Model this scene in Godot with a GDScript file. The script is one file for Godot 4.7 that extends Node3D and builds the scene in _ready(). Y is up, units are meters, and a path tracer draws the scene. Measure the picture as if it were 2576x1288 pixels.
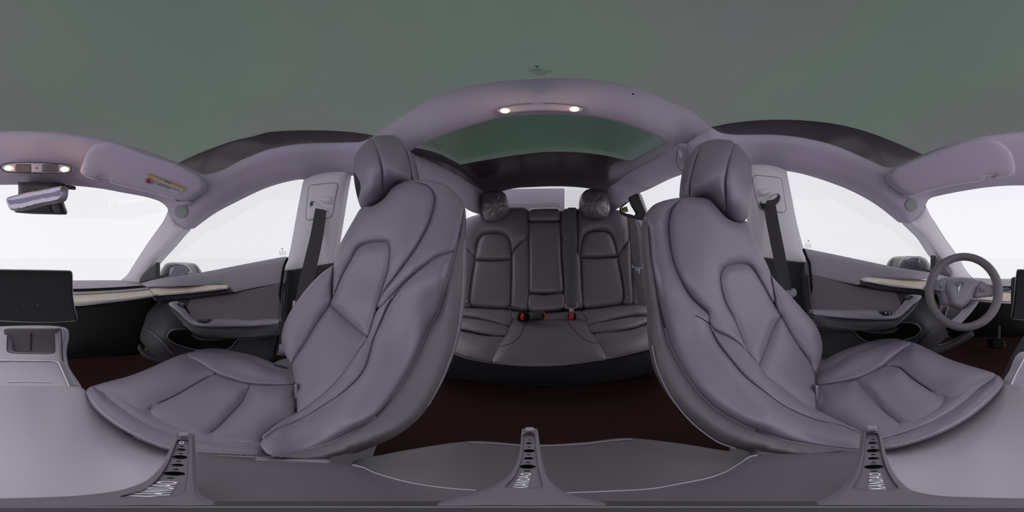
extends Node3D
# A car cabin laid out as one continuous sweep: windscreen, door, seat, rear bench, seat, door, windscreen.
# Shapes are measured off the photograph and set at their own distance, with real thickness.

const EYE := 1.0
var K: float = tan(deg_to_rad(20.0)) / 644.0
var M := {}
var last := {}
var used := {}

class Field:
	var p := PackedVector2Array()
	var w := PackedFloat64Array()
	func _init(c: Array):
		for q in c: p.append(Vector2(q[0], q[1]) * 0.001)
		var n := c.size()
		var m := n + 3
		var a := []
		for i in m:
			var row := PackedFloat64Array()
			row.resize(m + 1)
			row.fill(0.0)
			a.append(row)
		for i in n:
			for j in n: a[i][j] = ker(p[i].distance_to(p[j]))
			a[i][i] += 0.0004
			a[i][n] = 1.0; a[i][n + 1] = p[i].x; a[i][n + 2] = p[i].y
			a[n][i] = 1.0; a[n + 1][i] = p[i].x; a[n + 2][i] = p[i].y
			a[i][m] = c[i][2]
		for k in m:
			var best := k
			for i in range(k + 1, m):
				if absf(a[i][k]) > absf(a[best][k]): best = i
			var t = a[k]; a[k] = a[best]; a[best] = t
			for i in range(k + 1, m):
				var f: float = a[i][k] / a[k][k]
				if f != 0.0:
					for j in range(k, m + 1): a[i][j] -= f * a[k][j]
		w.resize(m)
		for k in range(m - 1, -1, -1):
			var s: float = a[k][m]
			for j in range(k + 1, m): s -= a[k][j] * w[j]
			w[k] = s / a[k][k]
	func ker(r: float) -> float:
		return r * r * log(r) if r > 1e-6 else 0.0
	func d(q: Vector2) -> float:
		var s := q * 0.001
		var n := p.size()
		var v: float = w[n] + w[n + 1] * s.x + w[n + 2] * s.y
		for i in n: v += w[i] * ker(s.distance_to(p[i]))
		return v

func at(x: float, y: float, d: float) -> Vector3:
	return Vector3((x - 1288.0) * K * d, EYE + (644.0 - y) * K * d, -d)

func deep(src, q: Vector2) -> float:
	if src is Field: return src.d(q)
	if src is Dictionary: return on(src, q)
	return float(src)

func on(rec: Dictionary, q: Vector2) -> float:
	# distance of the surface of a panel already built
	var bi := [-1, -1, -1]
	var bd := [1e9, 1e9, 1e9]
	var pts: PackedVector2Array = rec.pts
	for i in pts.size():
		var e := pts[i].distance_squared_to(q)
		if e < bd[0]:
			bd = [e, bd[0], bd[1]]; bi = [i, bi[0], bi[1]]
		elif e < bd[1]:
			bd = [bd[0], e, bd[1]]; bi = [bi[0], i, bi[1]]
		elif e < bd[2]:
			bd[2] = e; bi[2] = i
	var s := 0.0
	var v := 0.0
	for k in 3:
		if bi[k] >= 0:
			var g: float = 1.0 / (bd[k] + 0.3)
			s += g; v += g * rec.h[bi[k]]
	return deep(rec.src, q) - v / s

func flat(a: Array) -> PackedVector2Array:
	var o := PackedVector2Array()
	for i in range(0, a.size() - 1, 2): o.append(Vector2(a[i], a[i + 1]))
	return o

func smooth(p: PackedVector2Array, step: float, closed: bool, sharp := false) -> PackedVector2Array:
	var o := PackedVector2Array()
	var n := p.size()
	for i in (n if closed else n - 1):
		var a := p[(i - 1 + n) % n] if closed else p[maxi(i - 1, 0)]
		var b := p[i]
		var c := p[(i + 1) % n]
		var e := p[(i + 2) % n] if closed else p[mini(i + 2, n - 1)]
		var len := b.distance_to(c)
		if len < 0.01: continue
		var k := maxi(1, int(round(len / step)))
		for j in k:
			var t := float(j) / k
			if sharp: o.append(b.lerp(c, t))
			else:
				# tangents limited by the span, so that short spans next to long ones do not loop
				var m1 := (c - a) * 0.5
				var m2 := (e - b) * 0.5
				m1 = m1.limit_length(len); m2 = m2.limit_length(len)
				var t2 := t * t
				var t3 := t2 * t
				o.append(b * (2 * t3 - 3 * t2 + 1) + m1 * (t3 - 2 * t2 + t) + c * (-2 * t3 + 3 * t2) + m2 * (t3 - t2))
	if not closed: o.append(p[n - 1])
	return o

func resample(p: PackedVector2Array, step: float) -> PackedVector2Array:
	var o := PackedVector2Array()
	var n := p.size()
	var left := 0.0
	for i in n:
		var a := p[i]
		var b := p[(i + 1) % n]
		var len := a.distance_to(b)
		var t := left
		while t < len:
			o.append(a.lerp(b, t / len))
			t += step
		left = t - len
	return o

func dist(line: PackedVector2Array, q: Vector2) -> float:
	var best := 1e18
	var n := line.size()
	var a := line[n - 1]
	for i in n:
		var b := line[i]
		var ab := b - a
		var t := clampf((q - a).dot(ab) / maxf(ab.length_squared(), 1e-9), 0.0, 1.0)
		best = minf(best, (a + ab * t).distance_squared_to(q))
		a = b
	return sqrt(best)

func home(n: Node) -> Vector3:
	while n != self and n.get_parent() != self: n = n.get_parent()
	return n.position if n != self else Vector3.ZERO

func numbered(called: String) -> String:
	var k: int = used.get(called, 0)
	used[called] = k + 1
	return called if k == 0 else "%s_%03d" % [called, k]

func put(parent: Node, called: String, mesh: Mesh, mat: Material) -> MeshInstance3D:
	var o := MeshInstance3D.new()
	o.name = called
	o.mesh = mesh
	o.material_override = mat
	parent.add_child(o, true)
	return o

func thing(called: String, label: String, category: String, x: float, y: float, d: float, group := "") -> Node3D:
	var o := Node3D.new()
	o.name = numbered(called)
	add_child(o)
	o.position = at(x, y, d)
	o.set_meta("label", label)
	o.set_meta("category", category)
	if group: o.set_meta("group", group)
	return o

func setting(called: String, label: String, x: float, y: float, d: float) -> Node3D:
	var o := Node3D.new()
	o.name = called
	add_child(o)
	o.position = at(x, y, d)
	o.set_meta("kind", "structure")
	o.set_meta("label", label)
	return o

func stuff(o: Node) -> void:
	o.set_meta("kind", "stuff")

# A padded or moulded panel: outline in photo units, distance field, edge rounding (puff over r), thickness.
func panel(parent: Node, called: String, mat: Material, pts: Array, src, o := {}) -> MeshInstance3D:
	var puff: float = o.get("puff", 0.006)
	var r: float = o.get("r", 8.0)
	var thick: float = o.get("thick", 0.02)
	var lift: float = o.get("lift", 0.0)
	var edge: float = o.get("edge", minf(0.003, puff * 0.3) if r >= 12.0 else 0.0)
	var wide := puff * 0.8 if r >= 12.0 else puff
	var raw := flat(pts)
	var box := Rect2(raw[0], Vector2.ZERO)
	for q in raw: box = box.expand(q)
	var cell: float = o.get("cell", clampf(box.size.length() / 26.0, 1.6, 15.0))
	var line := resample(smooth(raw, cell * 0.25, true, o.get("sharp", false)), cell * 0.62)
	if o.get("sharp", false): line = smooth(raw, cell * 0.62, true, true)
	var grow: float = o.get("grow", 0.0)
	if grow > 0.0:
		var big := Geometry2D.offset_polygon(line, grow, Geometry2D.JOIN_ROUND)
		if big.size() > 0: line = resample(big[0], cell * 0.62)
	if Geometry2D.is_polygon_clockwise(line): line.reverse()
	var holes := []
	for hp in o.get("holes", []):
		var hl := smooth(flat(hp), cell * 0.4, true)
		holes.append(hl)
	var P := PackedVector2Array()
	var H := PackedFloat32Array()
	var fixed := PackedByteArray()
	for q in line:
		P.append(q); H.append(0.0); fixed.append(1)
	for hl in holes:
		for q in hl:
			P.append(q); H.append(wide + edge); fixed.append(1)
	var fr := [0.05, 0.16, 0.34, 0.6, 1.0]
	if r >= 12.0: fr = [0.7 / r, 2.0 / r, 4.0 / r, 0.3, 0.5, 0.75, 1.0] if r < 26.0 else [0.7 / r, 2.0 / r, 4.0 / r, 0.2, 0.32, 0.46, 0.62, 0.8, 1.0]
	var prev := 0.0
	var taken := {}
	for q in P: taken[Vector2i((q / 0.8).round())] = true
	for f in fr:
		var dd: float = f * r
		if dd - prev < 0.5: continue
		prev = dd
		for ring in Geometry2D.offset_polygon(line, -dd):
			if Geometry2D.is_polygon_clockwise(ring): continue
			for q in resample(ring, clampf(cell * 0.62, 1.0, 40.0)):
				var ok := true
				for hl in holes:
					if Geometry2D.is_point_in_polygon(q, hl) or dist(hl, q) < 0.8: ok = false
				var key := Vector2i((q / 0.8).round())
				if taken.has(key): ok = false
				if ok:
					taken[key] = true
					var te := clampf(dd / 4.0, 0.0, 1.0)
					var hh: float = puff * sqrt(1.0 - (1.0 - f) * (1.0 - f)) if r < 12.0 else wide * (1.0 - (1.0 - f) * (1.0 - f)) + edge * sqrt(1.0 - (1.0 - te) * (1.0 - te))
					P.append(q); H.append(hh); fixed.append(1 if dd < 4.5 and r >= 12.0 or f < 0.1 else 0)
	var row := 0
	var y := box.position.y + cell * 0.5
	while y < box.end.y:
		var x := box.position.x + (0.5 if row % 2 else 0.0) * cell + 0.013 * float(row % 7)
		while x < box.end.x:
			var q := Vector2(x, y + 0.017 * float(int(x) % 5))
			if Geometry2D.is_point_in_polygon(q, line) and dist(line, q) > r + cell * 0.4:
				var ok := true
				for hl in holes:
					if Geometry2D.is_point_in_polygon(q, hl) or dist(hl, q) < cell * 0.4: ok = false
				if ok:
					P.append(q); H.append(wide + edge); fixed.append(0)
			x += cell
		y += cell * 0.87
		row += 1
	var tri := Geometry2D.triangulate_delaunay(P)
	var idx := PackedInt32Array()
	for k in range(0, tri.size(), 3):
		var a := P[tri[k]]
		var b := P[tri[k + 1]]
		var c := P[tri[k + 2]]
		var area := (b - a).cross(c - a)
		if absf(area) < 1e-4: continue
		var mid := (a + b + c) / 3.0
		if not Geometry2D.is_point_in_polygon(mid, line): continue
		var ok := true
		for hl in holes:
			if Geometry2D.is_point_in_polygon(mid, hl): ok = false
		if not ok: continue
		idx.append(tri[k])
		if area > 0.0:
			idx.append(tri[k + 1]); idx.append(tri[k + 2])
		else:
			idx.append(tri[k + 2]); idx.append(tri[k + 1])
	for pass_ in o.get("relax", 5):
		var sum := PackedFloat32Array()
		var cnt := PackedFloat32Array()
		sum.resize(P.size()); cnt.resize(P.size())
		for k in range(0, idx.size(), 3):
			var s3 := H[idx[k]] + H[idx[k + 1]] + H[idx[k + 2]]
			for j in 3:
				sum[idx[k + j]] += s3 - H[idx[k + j]]
				cnt[idx[k + j]] += 2.0
		for i in P.size():
			if not fixed[i] and cnt[i] > 0.0: H[i] = lerpf(H[i], sum[i] / cnt[i], 0.7)
	if lift != 0.0:
		for i in H.size(): H[i] += lift
	var base := home(parent)
	var n := P.size()
	var V := PackedVector3Array()
	var N := PackedVector3Array()
	V.resize(n); N.resize(n)
	for i in n:
		V[i] = at(P[i].x, P[i].y, deep(src, P[i]) - H[i]) - base
	for k in range(0, idx.size(), 3):
		var f := (V[idx[k + 2]] - V[idx[k]]).cross(V[idx[k + 1]] - V[idx[k]])
		for j in 3: N[idx[k + j]] += f
	for i in n: N[i] = N[i].normalized() if N[i].length_squared() > 0.0 else Vector3.BACK
	var around := PackedVector3Array()
	around.resize(n)
	for k in range(0, idx.size(), 3):
		var s3 := N[idx[k]] + N[idx[k + 1]] + N[idx[k + 2]]
		for j in 3: around[idx[k + j]] += s3 - N[idx[k + j]]
	for i in n:
		var m := around[i].normalized()
		if m.dot(N[i]) < 0.6: N[i] = m
	var front := idx.size()
	var all := [line]
	all.append_array(holes)
	for li in all.size():
		var lp: PackedVector2Array = all[li]
		var m := lp.size()
		var s0 := V.size()
		var start := 0 if li == 0 else line.size()
		if li > 1:
			for q in range(1, li): start += all[q].size()
		var cw := Geometry2D.is_polygon_clockwise(lp)
		var out := 1.0 if (li == 0) != cw else -1.0
		for i in m:
			var tang := lp[(i + 1) % m] - lp[(i - 1 + m) % m]
			var side := Vector3(tang.y, tang.x, 0).normalized() * out
			V.append(V[start + i]); V.append(V[start + i] + Vector3(0, 0, -thick))
			N.append(side); N.append(side)
		for i in m:
			var j := (i + 1) % m
			var fi := s0 + i * 2
			var fj := s0 + j * 2
			for t in ([fi, fi + 1, fj, fj, fi + 1, fj + 1] if out > 0.0 else [fi, fj, fi + 1, fj, fj + 1, fi + 1]): idx.append(t)
	if thick > 0.004:
		var b0 := V.size()
		for i in n:
			V.append(V[i] + Vector3(0, 0, -thick)); N.append(-N[i])
		for t in range(0, front, 3):
			idx.append(b0 + idx[t]); idx.append(b0 + idx[t + 2]); idx.append(b0 + idx[t + 1])
	var arr := []
	arr.resize(Mesh.ARRAY_MAX)
	arr[Mesh.ARRAY_VERTEX] = V
	arr[Mesh.ARRAY_NORMAL] = N
	arr[Mesh.ARRAY_INDEX] = idx
	var mesh := ArrayMesh.new()
	mesh.add_surface_from_arrays(Mesh.PRIMITIVE_TRIANGLES, arr)
	last = {"pts": P, "h": H, "src": src}
	return put(parent, called, mesh, mat)

# A round bar along a path; radius in photo units.
func tube(parent: Node, called: String, mat: Material, pts: Array, src, rad: float, o := {}) -> MeshInstance3D:
	var closed: bool = o.get("closed", false)
	var lift: float = o.get("lift", 0.0)
	var r2: float = o.get("r2", rad)
	var squash: float = o.get("squash", 1.0)
	var sides: int = o.get("sides", 8)
	var line := smooth(flat(pts), o.get("step", 5.0), closed, o.get("sharp", false))
	var base := home(parent)
	var n := line.size()
	var C := PackedVector3Array()
	var R := PackedFloat32Array()
	for i in n:
		var d := deep(src, line[i]) - lift
		C.append(at(line[i].x, line[i].y, d) - base)
		R.append(lerpf(rad, r2, float(i) / maxf(n - 1, 1)) * K * d)
	var V := PackedVector3Array()
	var N := PackedVector3Array()
	var idx := PackedInt32Array()
	for i in n:
		var t := (C[(i + 1) % n] - C[(i - 1 + n) % n]) if closed else (C[mini(i + 1, n - 1)] - C[maxi(i - 1, 0)])
		t = t.normalized()
		var b := t.cross(Vector3.BACK).normalized()
		var u := b.cross(t).normalized()
		for s in sides:
			var a := TAU * s / sides
			var dir := b * cos(a) + u * sin(a)
			V.append(C[i] + (b * cos(a) + u * sin(a) * squash) * R[i])
			N.append(dir)
	for i in (n if closed else n - 1):
		var j := (i + 1) % n
		for s in sides:
			var q := (s + 1) % sides
			for t in [i * sides + s, i * sides + q, j * sides + s, j * sides + s, i * sides + q, j * sides + q]: idx.append(t)
	if not closed:
		for e in [0, n - 1]:
			var c0 := V.size()
			var dir := (C[0] - C[1]).normalized() if e == 0 else (C[n - 1] - C[n - 2]).normalized()
			V.append(C[e] + dir * R[e] * 0.6); N.append(dir)
			for s in sides:
				var q := (s + 1) % sides
				if e == 0:
					idx.append(c0); idx.append(q); idx.append(s)
				else:
					idx.append(c0); idx.append(e * sides + s); idx.append(e * sides + q)
	var arr := []
	arr.resize(Mesh.ARRAY_MAX)
	arr[Mesh.ARRAY_VERTEX] = V
	arr[Mesh.ARRAY_NORMAL] = N
	arr[Mesh.ARRAY_INDEX] = idx
	var mesh := ArrayMesh.new()
	mesh.add_surface_from_arrays(Mesh.PRIMITIVE_TRIANGLES, arr)
	return put(parent, called, mesh, mat)

# Thread stitches along a seam: short beads, one part.
func stitches(parent: Node, mat: Material, pts: Array, src, long := 4.0, gap := 3.0, wide := 0.9, lift := 0.001) -> void:
	var line := smooth(flat(pts), 1.0, false)
	var base := home(parent)
	var st := SurfaceTool.new()
	st.begin(Mesh.PRIMITIVE_TRIANGLES)
	var i := 0
	var per := int(long + gap)
	while i + int(long) < line.size():
		var a := line[i]
		var b := line[i + int(long)]
		var d := deep(src, (a + b) * 0.5) - lift
		var side := (b - a).orthogonal().normalized() * wide
		var mid := (a + b) * 0.5
		var q := [at(a.x, a.y, d + 0.001) - base, at(mid.x + side.x, mid.y + side.y, d) - base, at(b.x, b.y, d + 0.001) - base, at(mid.x - side.x, mid.y - side.y, d) - base]
		var top := at(mid.x, mid.y, d - 0.0016) - base
		var bot := at(mid.x, mid.y, d + 0.002) - base
		for k in 4:
			var u: Vector3 = q[k]
			var v: Vector3 = q[(k + 1) % 4]
			for t in [u, v, top, v, u, bot]: st.add_vertex(t)
		i += per
	st.generate_normals()
	var o := put(parent, "stitching", st.commit(), mat)
	stuff(o)

# Lettering laid on a four-cornered patch: corners of the text in the order left-bottom, right-bottom, right-top, left-top.
func lettering(parent: Node, called: String, words: String, mat: Material, quad: Array, src, lift := 0.001, bold := true) -> void:
	var f := SystemFont.new()
	f.font_names = PackedStringArray(["Droid Sans"])
	f.font_weight = 700 if bold else 400
	var tm := TextMesh.new()
	tm.font = f
	tm.text = words
	tm.font_size = 64
	tm.pixel_size = 0.01
	tm.depth = 0.02
	tm.curve_step = 2.0
	var arr := tm.get_mesh_arrays()
	var V: PackedVector3Array = arr[Mesh.ARRAY_VERTEX]
	if V.is_empty(): return
	var box := AABB(V[0], Vector3.ZERO)
	for v in V: box = box.expand(v)
	var c := flat(quad)
	var base := home(parent)
	var O := PackedVector3Array()
	var dd := deep(src, (c[0] + c[1] + c[2] + c[3]) * 0.25) - lift
	for v in V:
		var u := (v.x - box.position.x) / box.size.x
		var w := (v.y - box.position.y) / box.size.y
		var q := c[0].lerp(c[1], u).lerp(c[3].lerp(c[2], u), w)
		var d: float = (deep(src, q) - lift) if src is Field else dd
		O.append(at(q.x, q.y, d - (0.0006 if v.z > 0.0 else 0.0)) - base)
	var st := SurfaceTool.new()
	st.begin(Mesh.PRIMITIVE_TRIANGLES)
	var I = arr[Mesh.ARRAY_INDEX]
	if I == null or I.is_empty():
		for v in O: st.add_vertex(v)
	else:
		for i in I: st.add_vertex(O[i])
	st.generate_normals()
	put(parent, called, st.commit(), mat)

# A wedge-shaped letter T under a bowed bar.
func emblem(parent: Node, mat: Material, cx: float, cy: float, sx: float, sy: float, src, lean := 0.0, lift := 0.0) -> void:
	var bar := []
	var xs := [-0.98, -0.5, 0.0, 0.5, 0.98, 0.92, 0.5, 0.0, -0.5, -0.92]
	var ys := [-0.70, -0.90, -0.98, -0.90, -0.70, -0.58, -0.76, -0.84, -0.76, -0.58]
	for i in 10: bar.append_array([cx + xs[i] * sx - lean * ys[i] * sy, cy + ys[i] * sy + lean * xs[i] * sx * 0.3])
	var body := []
	xs = [-0.86, -0.45, -0.2, 0.0, 0.2, 0.45, 0.86, 0.74, 0.42, 0.27, 0.0, -0.27, -0.42, -0.74]
	ys = [-0.48, -0.64, -0.70, -0.44, -0.70, -0.64, -0.48, -0.26, -0.42, -0.40, 1.0, -0.40, -0.42, -0.26]
	for i in 14: body.append_array([cx + xs[i] * sx - lean * ys[i] * sy, cy + ys[i] * sy + lean * xs[i] * sx * 0.3])
	for s in [bar, body]:
		panel(parent, "emblem", mat, s, src, {"sharp": true, "puff": 0.0006, "r": 0.4, "thick": 0.0008, "cell": 3.0, "relax": 0, "lift": lift})

# A domed distance field: far at the outline, near in the middle.
func dome(out: Array, rim: float, top: float) -> Field:
	var p := flat(out)
	var mid := Vector2.ZERO
	for q in p: mid += q / p.size()
	var c := [[mid.x, mid.y, top]]
	for i in range(0, p.size(), 2):
		c.append([p[i].x, p[i].y, rim])
		var h := mid.lerp(p[i], 0.55)
		c.append([h.x, h.y, lerpf(top, rim, 0.24)])
	return Field.new(c)

func oval(cx: float, cy: float, rx: float, ry: float, n := 14, turn := 0.0) -> Array:
	var o := []
	for i in n:
		var v := Vector2(cos(TAU * i / n) * rx, sin(TAU * i / n) * ry).rotated(turn)
		o.append(cx + v.x); o.append(cy + v.y)
	return o

func rect(x0: float, y0: float, x1: float, y1: float, c := 2.0) -> Array:
	return [x0 + c, y0, x1 - c, y0, x1, y0 + c, x1, y1 - c, x1 - c, y1, x0 + c, y1, x0, y1 - c, x0, y0 + c]

func noise(kind: int, freq: float, size := 256, oct := 3) -> NoiseTexture2D:
	var f := FastNoiseLite.new()
	f.seed = 7
	f.noise_type = kind as FastNoiseLite.NoiseType
	f.frequency = freq
	f.fractal_octaves = oct
	var t := NoiseTexture2D.new()
	t.noise = f
	t.width = size
	t.height = size
	t.seamless = true
	return t

func ramp(t: NoiseTexture2D, offs: Array, cols: Array) -> NoiseTexture2D:
	var g := Gradient.new()
	g.offsets = PackedFloat32Array(offs)
	g.colors = PackedColorArray(cols)
	t.color_ramp = g
	return t

func mk(called: String, c: Color, rough := 0.6, metal := 0.0, spec := 0.5) -> StandardMaterial3D:
	var m := StandardMaterial3D.new()
	m.resource_name = called
	m.albedo_color = c
	m.roughness = rough
	m.metallic = metal
	m.metallic_specular = spec
	M[called] = m
	return m

func relief(m: StandardMaterial3D, t: Texture2D, scale: float, high: float) -> void:
	m.uv1_triplanar = true
	m.uv1_world_triplanar = true
	m.uv1_scale = Vector3.ONE * scale
	m.heightmap_enabled = true
	m.heightmap_texture = t
	m.heightmap_scale = high

func materials() -> void:
	var grain := noise(FastNoiseLite.TYPE_CELLULAR, 0.09)
	var weave := noise(FastNoiseLite.TYPE_SIMPLEX, 0.2)
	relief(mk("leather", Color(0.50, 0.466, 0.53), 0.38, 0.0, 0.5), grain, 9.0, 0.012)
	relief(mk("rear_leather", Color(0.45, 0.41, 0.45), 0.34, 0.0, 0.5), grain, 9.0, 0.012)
	relief(mk("shell", Color(0.42, 0.395, 0.425), 0.5, 0.0, 0.45), grain, 9.0, 0.01)
	relief(mk("side_leather", Color(0.38, 0.355, 0.385), 0.5, 0.0, 0.45), grain, 9.0, 0.012)
	relief(mk("lit_leather", Color(0.70, 0.67, 0.72), 0.42, 0.0, 0.5), grain, 9.0, 0.01)  # paler copy of the leather; stronger light on the console put into its colour
	relief(mk("headliner", Color(0.73, 0.69, 0.765), 0.95, 0.0, 0.2), weave, 14.0, 0.015)
	relief(mk("pillar", Color(0.90, 0.885, 0.91), 0.8, 0.0, 0.3), weave, 14.0, 0.01)
	relief(mk("plastic", Color(0.55, 0.53, 0.575), 0.5, 0.0, 0.45), weave, 16.0, 0.01)
	relief(mk("dark", Color(0.24, 0.23, 0.25), 0.55, 0.0, 0.4), weave, 16.0, 0.01)
	relief(mk("carpet", Color(0.22, 0.15, 0.14), 1.0, 0.0, 0.1), weave, 20.0, 0.06)  # dark carpet; its dark tone also stands in for footwell shade
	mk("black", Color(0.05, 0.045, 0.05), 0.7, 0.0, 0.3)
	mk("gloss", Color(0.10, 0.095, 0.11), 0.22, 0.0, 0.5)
	relief(mk("suede", Color(0.42, 0.395, 0.42), 1.0, 0.0, 0.1), weave, 12.0, 0.03)
	M.suede.rim_enabled = true
	M.suede.rim = 0.25
	mk("chrome", Color(0.80, 0.80, 0.84), 0.22, 1.0)
	mk("satin", Color(0.62, 0.61, 0.65), 0.4, 0.8)
	mk("thread", Color(0.62, 0.60, 0.64), 0.7)
	mk("pale_thread", Color(0.78, 0.77, 0.80), 0.7)
	mk("seam", Color(0.25, 0.235, 0.255), 0.8, 0.0, 0.2)
	mk("white", Color(0.86, 0.85, 0.87), 0.7)
	mk("ink", Color(0.10, 0.11, 0.11), 0.8, 0.0, 0.2)
	mk("faint_ink", Color(0.66, 0.65, 0.67), 0.8, 0.0, 0.2)
	mk("red", Color(0.88, 0.13, 0.07), 0.35)
	mk("sign_red", Color(0.66, 0.10, 0.16), 0.7)
	mk("yellow", Color(0.80, 0.66, 0.13), 0.7)
	mk("sticker", Color(0.72, 0.70, 0.74), 0.7)
	mk("cream", Color(0.80, 0.74, 0.58), 0.7)
	mk("mirror", Color(0.62, 0.60, 0.66), 0.06, 1.0)
	mk("door_mirror", Color(0.55, 0.55, 0.60), 0.05, 1.0)
	mk("tweeter", Color(0.55, 0.58, 0.58), 0.8)
	mk("screen", Color(0.10, 0.085, 0.095), 0.35, 0.0, 0.25)
	mk("frit", Color(0.245, 0.225, 0.245), 0.18, 0.0, 0.4)
	relief(mk("belt", Color(0.36, 0.35, 0.375), 0.75, 0.0, 0.3), ramp(noise(FastNoiseLite.TYPE_SIMPLEX, 0.35), [0.0, 1.0], [Color.BLACK, Color.WHITE]), 18.0, 0.03)
	relief(mk("stand", Color(0.40, 0.378, 0.415), 0.55, 0.0, 0.4), weave, 16.0, 0.008)
	var wood := mk("wood", Color.WHITE, 0.5, 0.0, 0.4)
	wood.albedo_texture = ramp(noise(FastNoiseLite.TYPE_SIMPLEX, 0.02, 512, 5), [0.2, 0.5, 0.62, 0.8], [Color(0.82, 0.76, 0.70), Color(0.88, 0.84, 0.79), Color(0.80, 0.73, 0.65), Color(0.90, 0.87, 0.83)])
	wood.uv1_triplanar = true
	wood.uv1_world_triplanar = true
	wood.uv1_scale = Vector3(0.8, 11.0, 2.0)
	var roof := mk("roof_glass", Color(1, 1, 1, 0.0), 0.48, 0.0, 0.5)
	roof.albedo_texture = ramp(noise(FastNoiseLite.TYPE_SIMPLEX, 0.0035, 512, 2), [0.1, 0.35, 0.5, 0.65, 0.9], [Color(0.35, 0.395, 0.38), Color(0.355, 0.405, 0.365), Color(0.365, 0.395, 0.37), Color(0.375, 0.385, 0.375), Color(0.37, 0.37, 0.38)])
	var rr := mk("rear_roof_glass", Color(1, 1, 1, 0.0), 0.2, 0.0, 0.5)
	rr.albedo_texture = ramp(noise(FastNoiseLite.TYPE_SIMPLEX, 0.008, 256, 2), [0.2, 0.5, 0.8], [Color(0.24, 0.28, 0.24), Color(0.21, 0.29, 0.25), Color(0.22, 0.27, 0.26)])
	for gm in [roof, rr]:
		gm.uv1_triplanar = true
		gm.uv1_world_triplanar = true
		gm.uv1_scale = Vector3(0.45, 0.45, 0.45)
		gm.transparency = BaseMaterial3D.TRANSPARENCY_ALPHA
		gm.refraction_enabled = true
		gm.refraction_scale = 0.02
	var pane := mk("pane", Color(0.62, 0.61, 0.64, 0.34), 0.02)
	pane.transparency = BaseMaterial3D.TRANSPARENCY_ALPHA
	var clear := mk("clear_pane", Color(0.62, 0.61, 0.64, 0.26), 0.02)
	clear.transparency = BaseMaterial3D.TRANSPARENCY_ALPHA
	var tint := mk("rear_pane", Color(0.55, 0.52, 0.58, 0.5), 0.1)
	tint.transparency = BaseMaterial3D.TRANSPARENCY_ALPHA
	var lamp := mk("lamp", Color(1.0, 0.93, 0.84), 0.5)
	lamp.emission_enabled = true
	lamp.emission = Color(1.0, 0.90, 0.78)
	lamp.emission_energy_multiplier = 1.25

func _ready() -> void:
	# camera, light and exposure
	var cam := Camera3D.new()
	cam.name = "camera"
	cam.fov = 40.0
	cam.near = 0.05
	cam.position = Vector3(0, EYE, 0)
	add_child(cam)
	cam.current = true
	var env := Environment.new()
	env.background_mode = Environment.BG_COLOR
	env.background_color = Color(0.945, 0.94, 0.96)
	env.background_energy_multiplier = 1.35
	env.tonemap_mode = Environment.TONE_MAPPER_LINEAR
	env.tonemap_exposure = 1.0
	env.sdfgi_enabled = true
	env.ssao_enabled = true
	env.ssil_enabled = true
	var we := WorldEnvironment.new()
	we.name = "surroundings"
	we.environment = env
	add_child(we)
	materials()
	roof()
	shell()
	doors()
	dashboards()
	console()
	front_seat_left()
	front_seat_right()
	rear_bench()
	belts()
	small_things()
	camera_stand()

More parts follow.
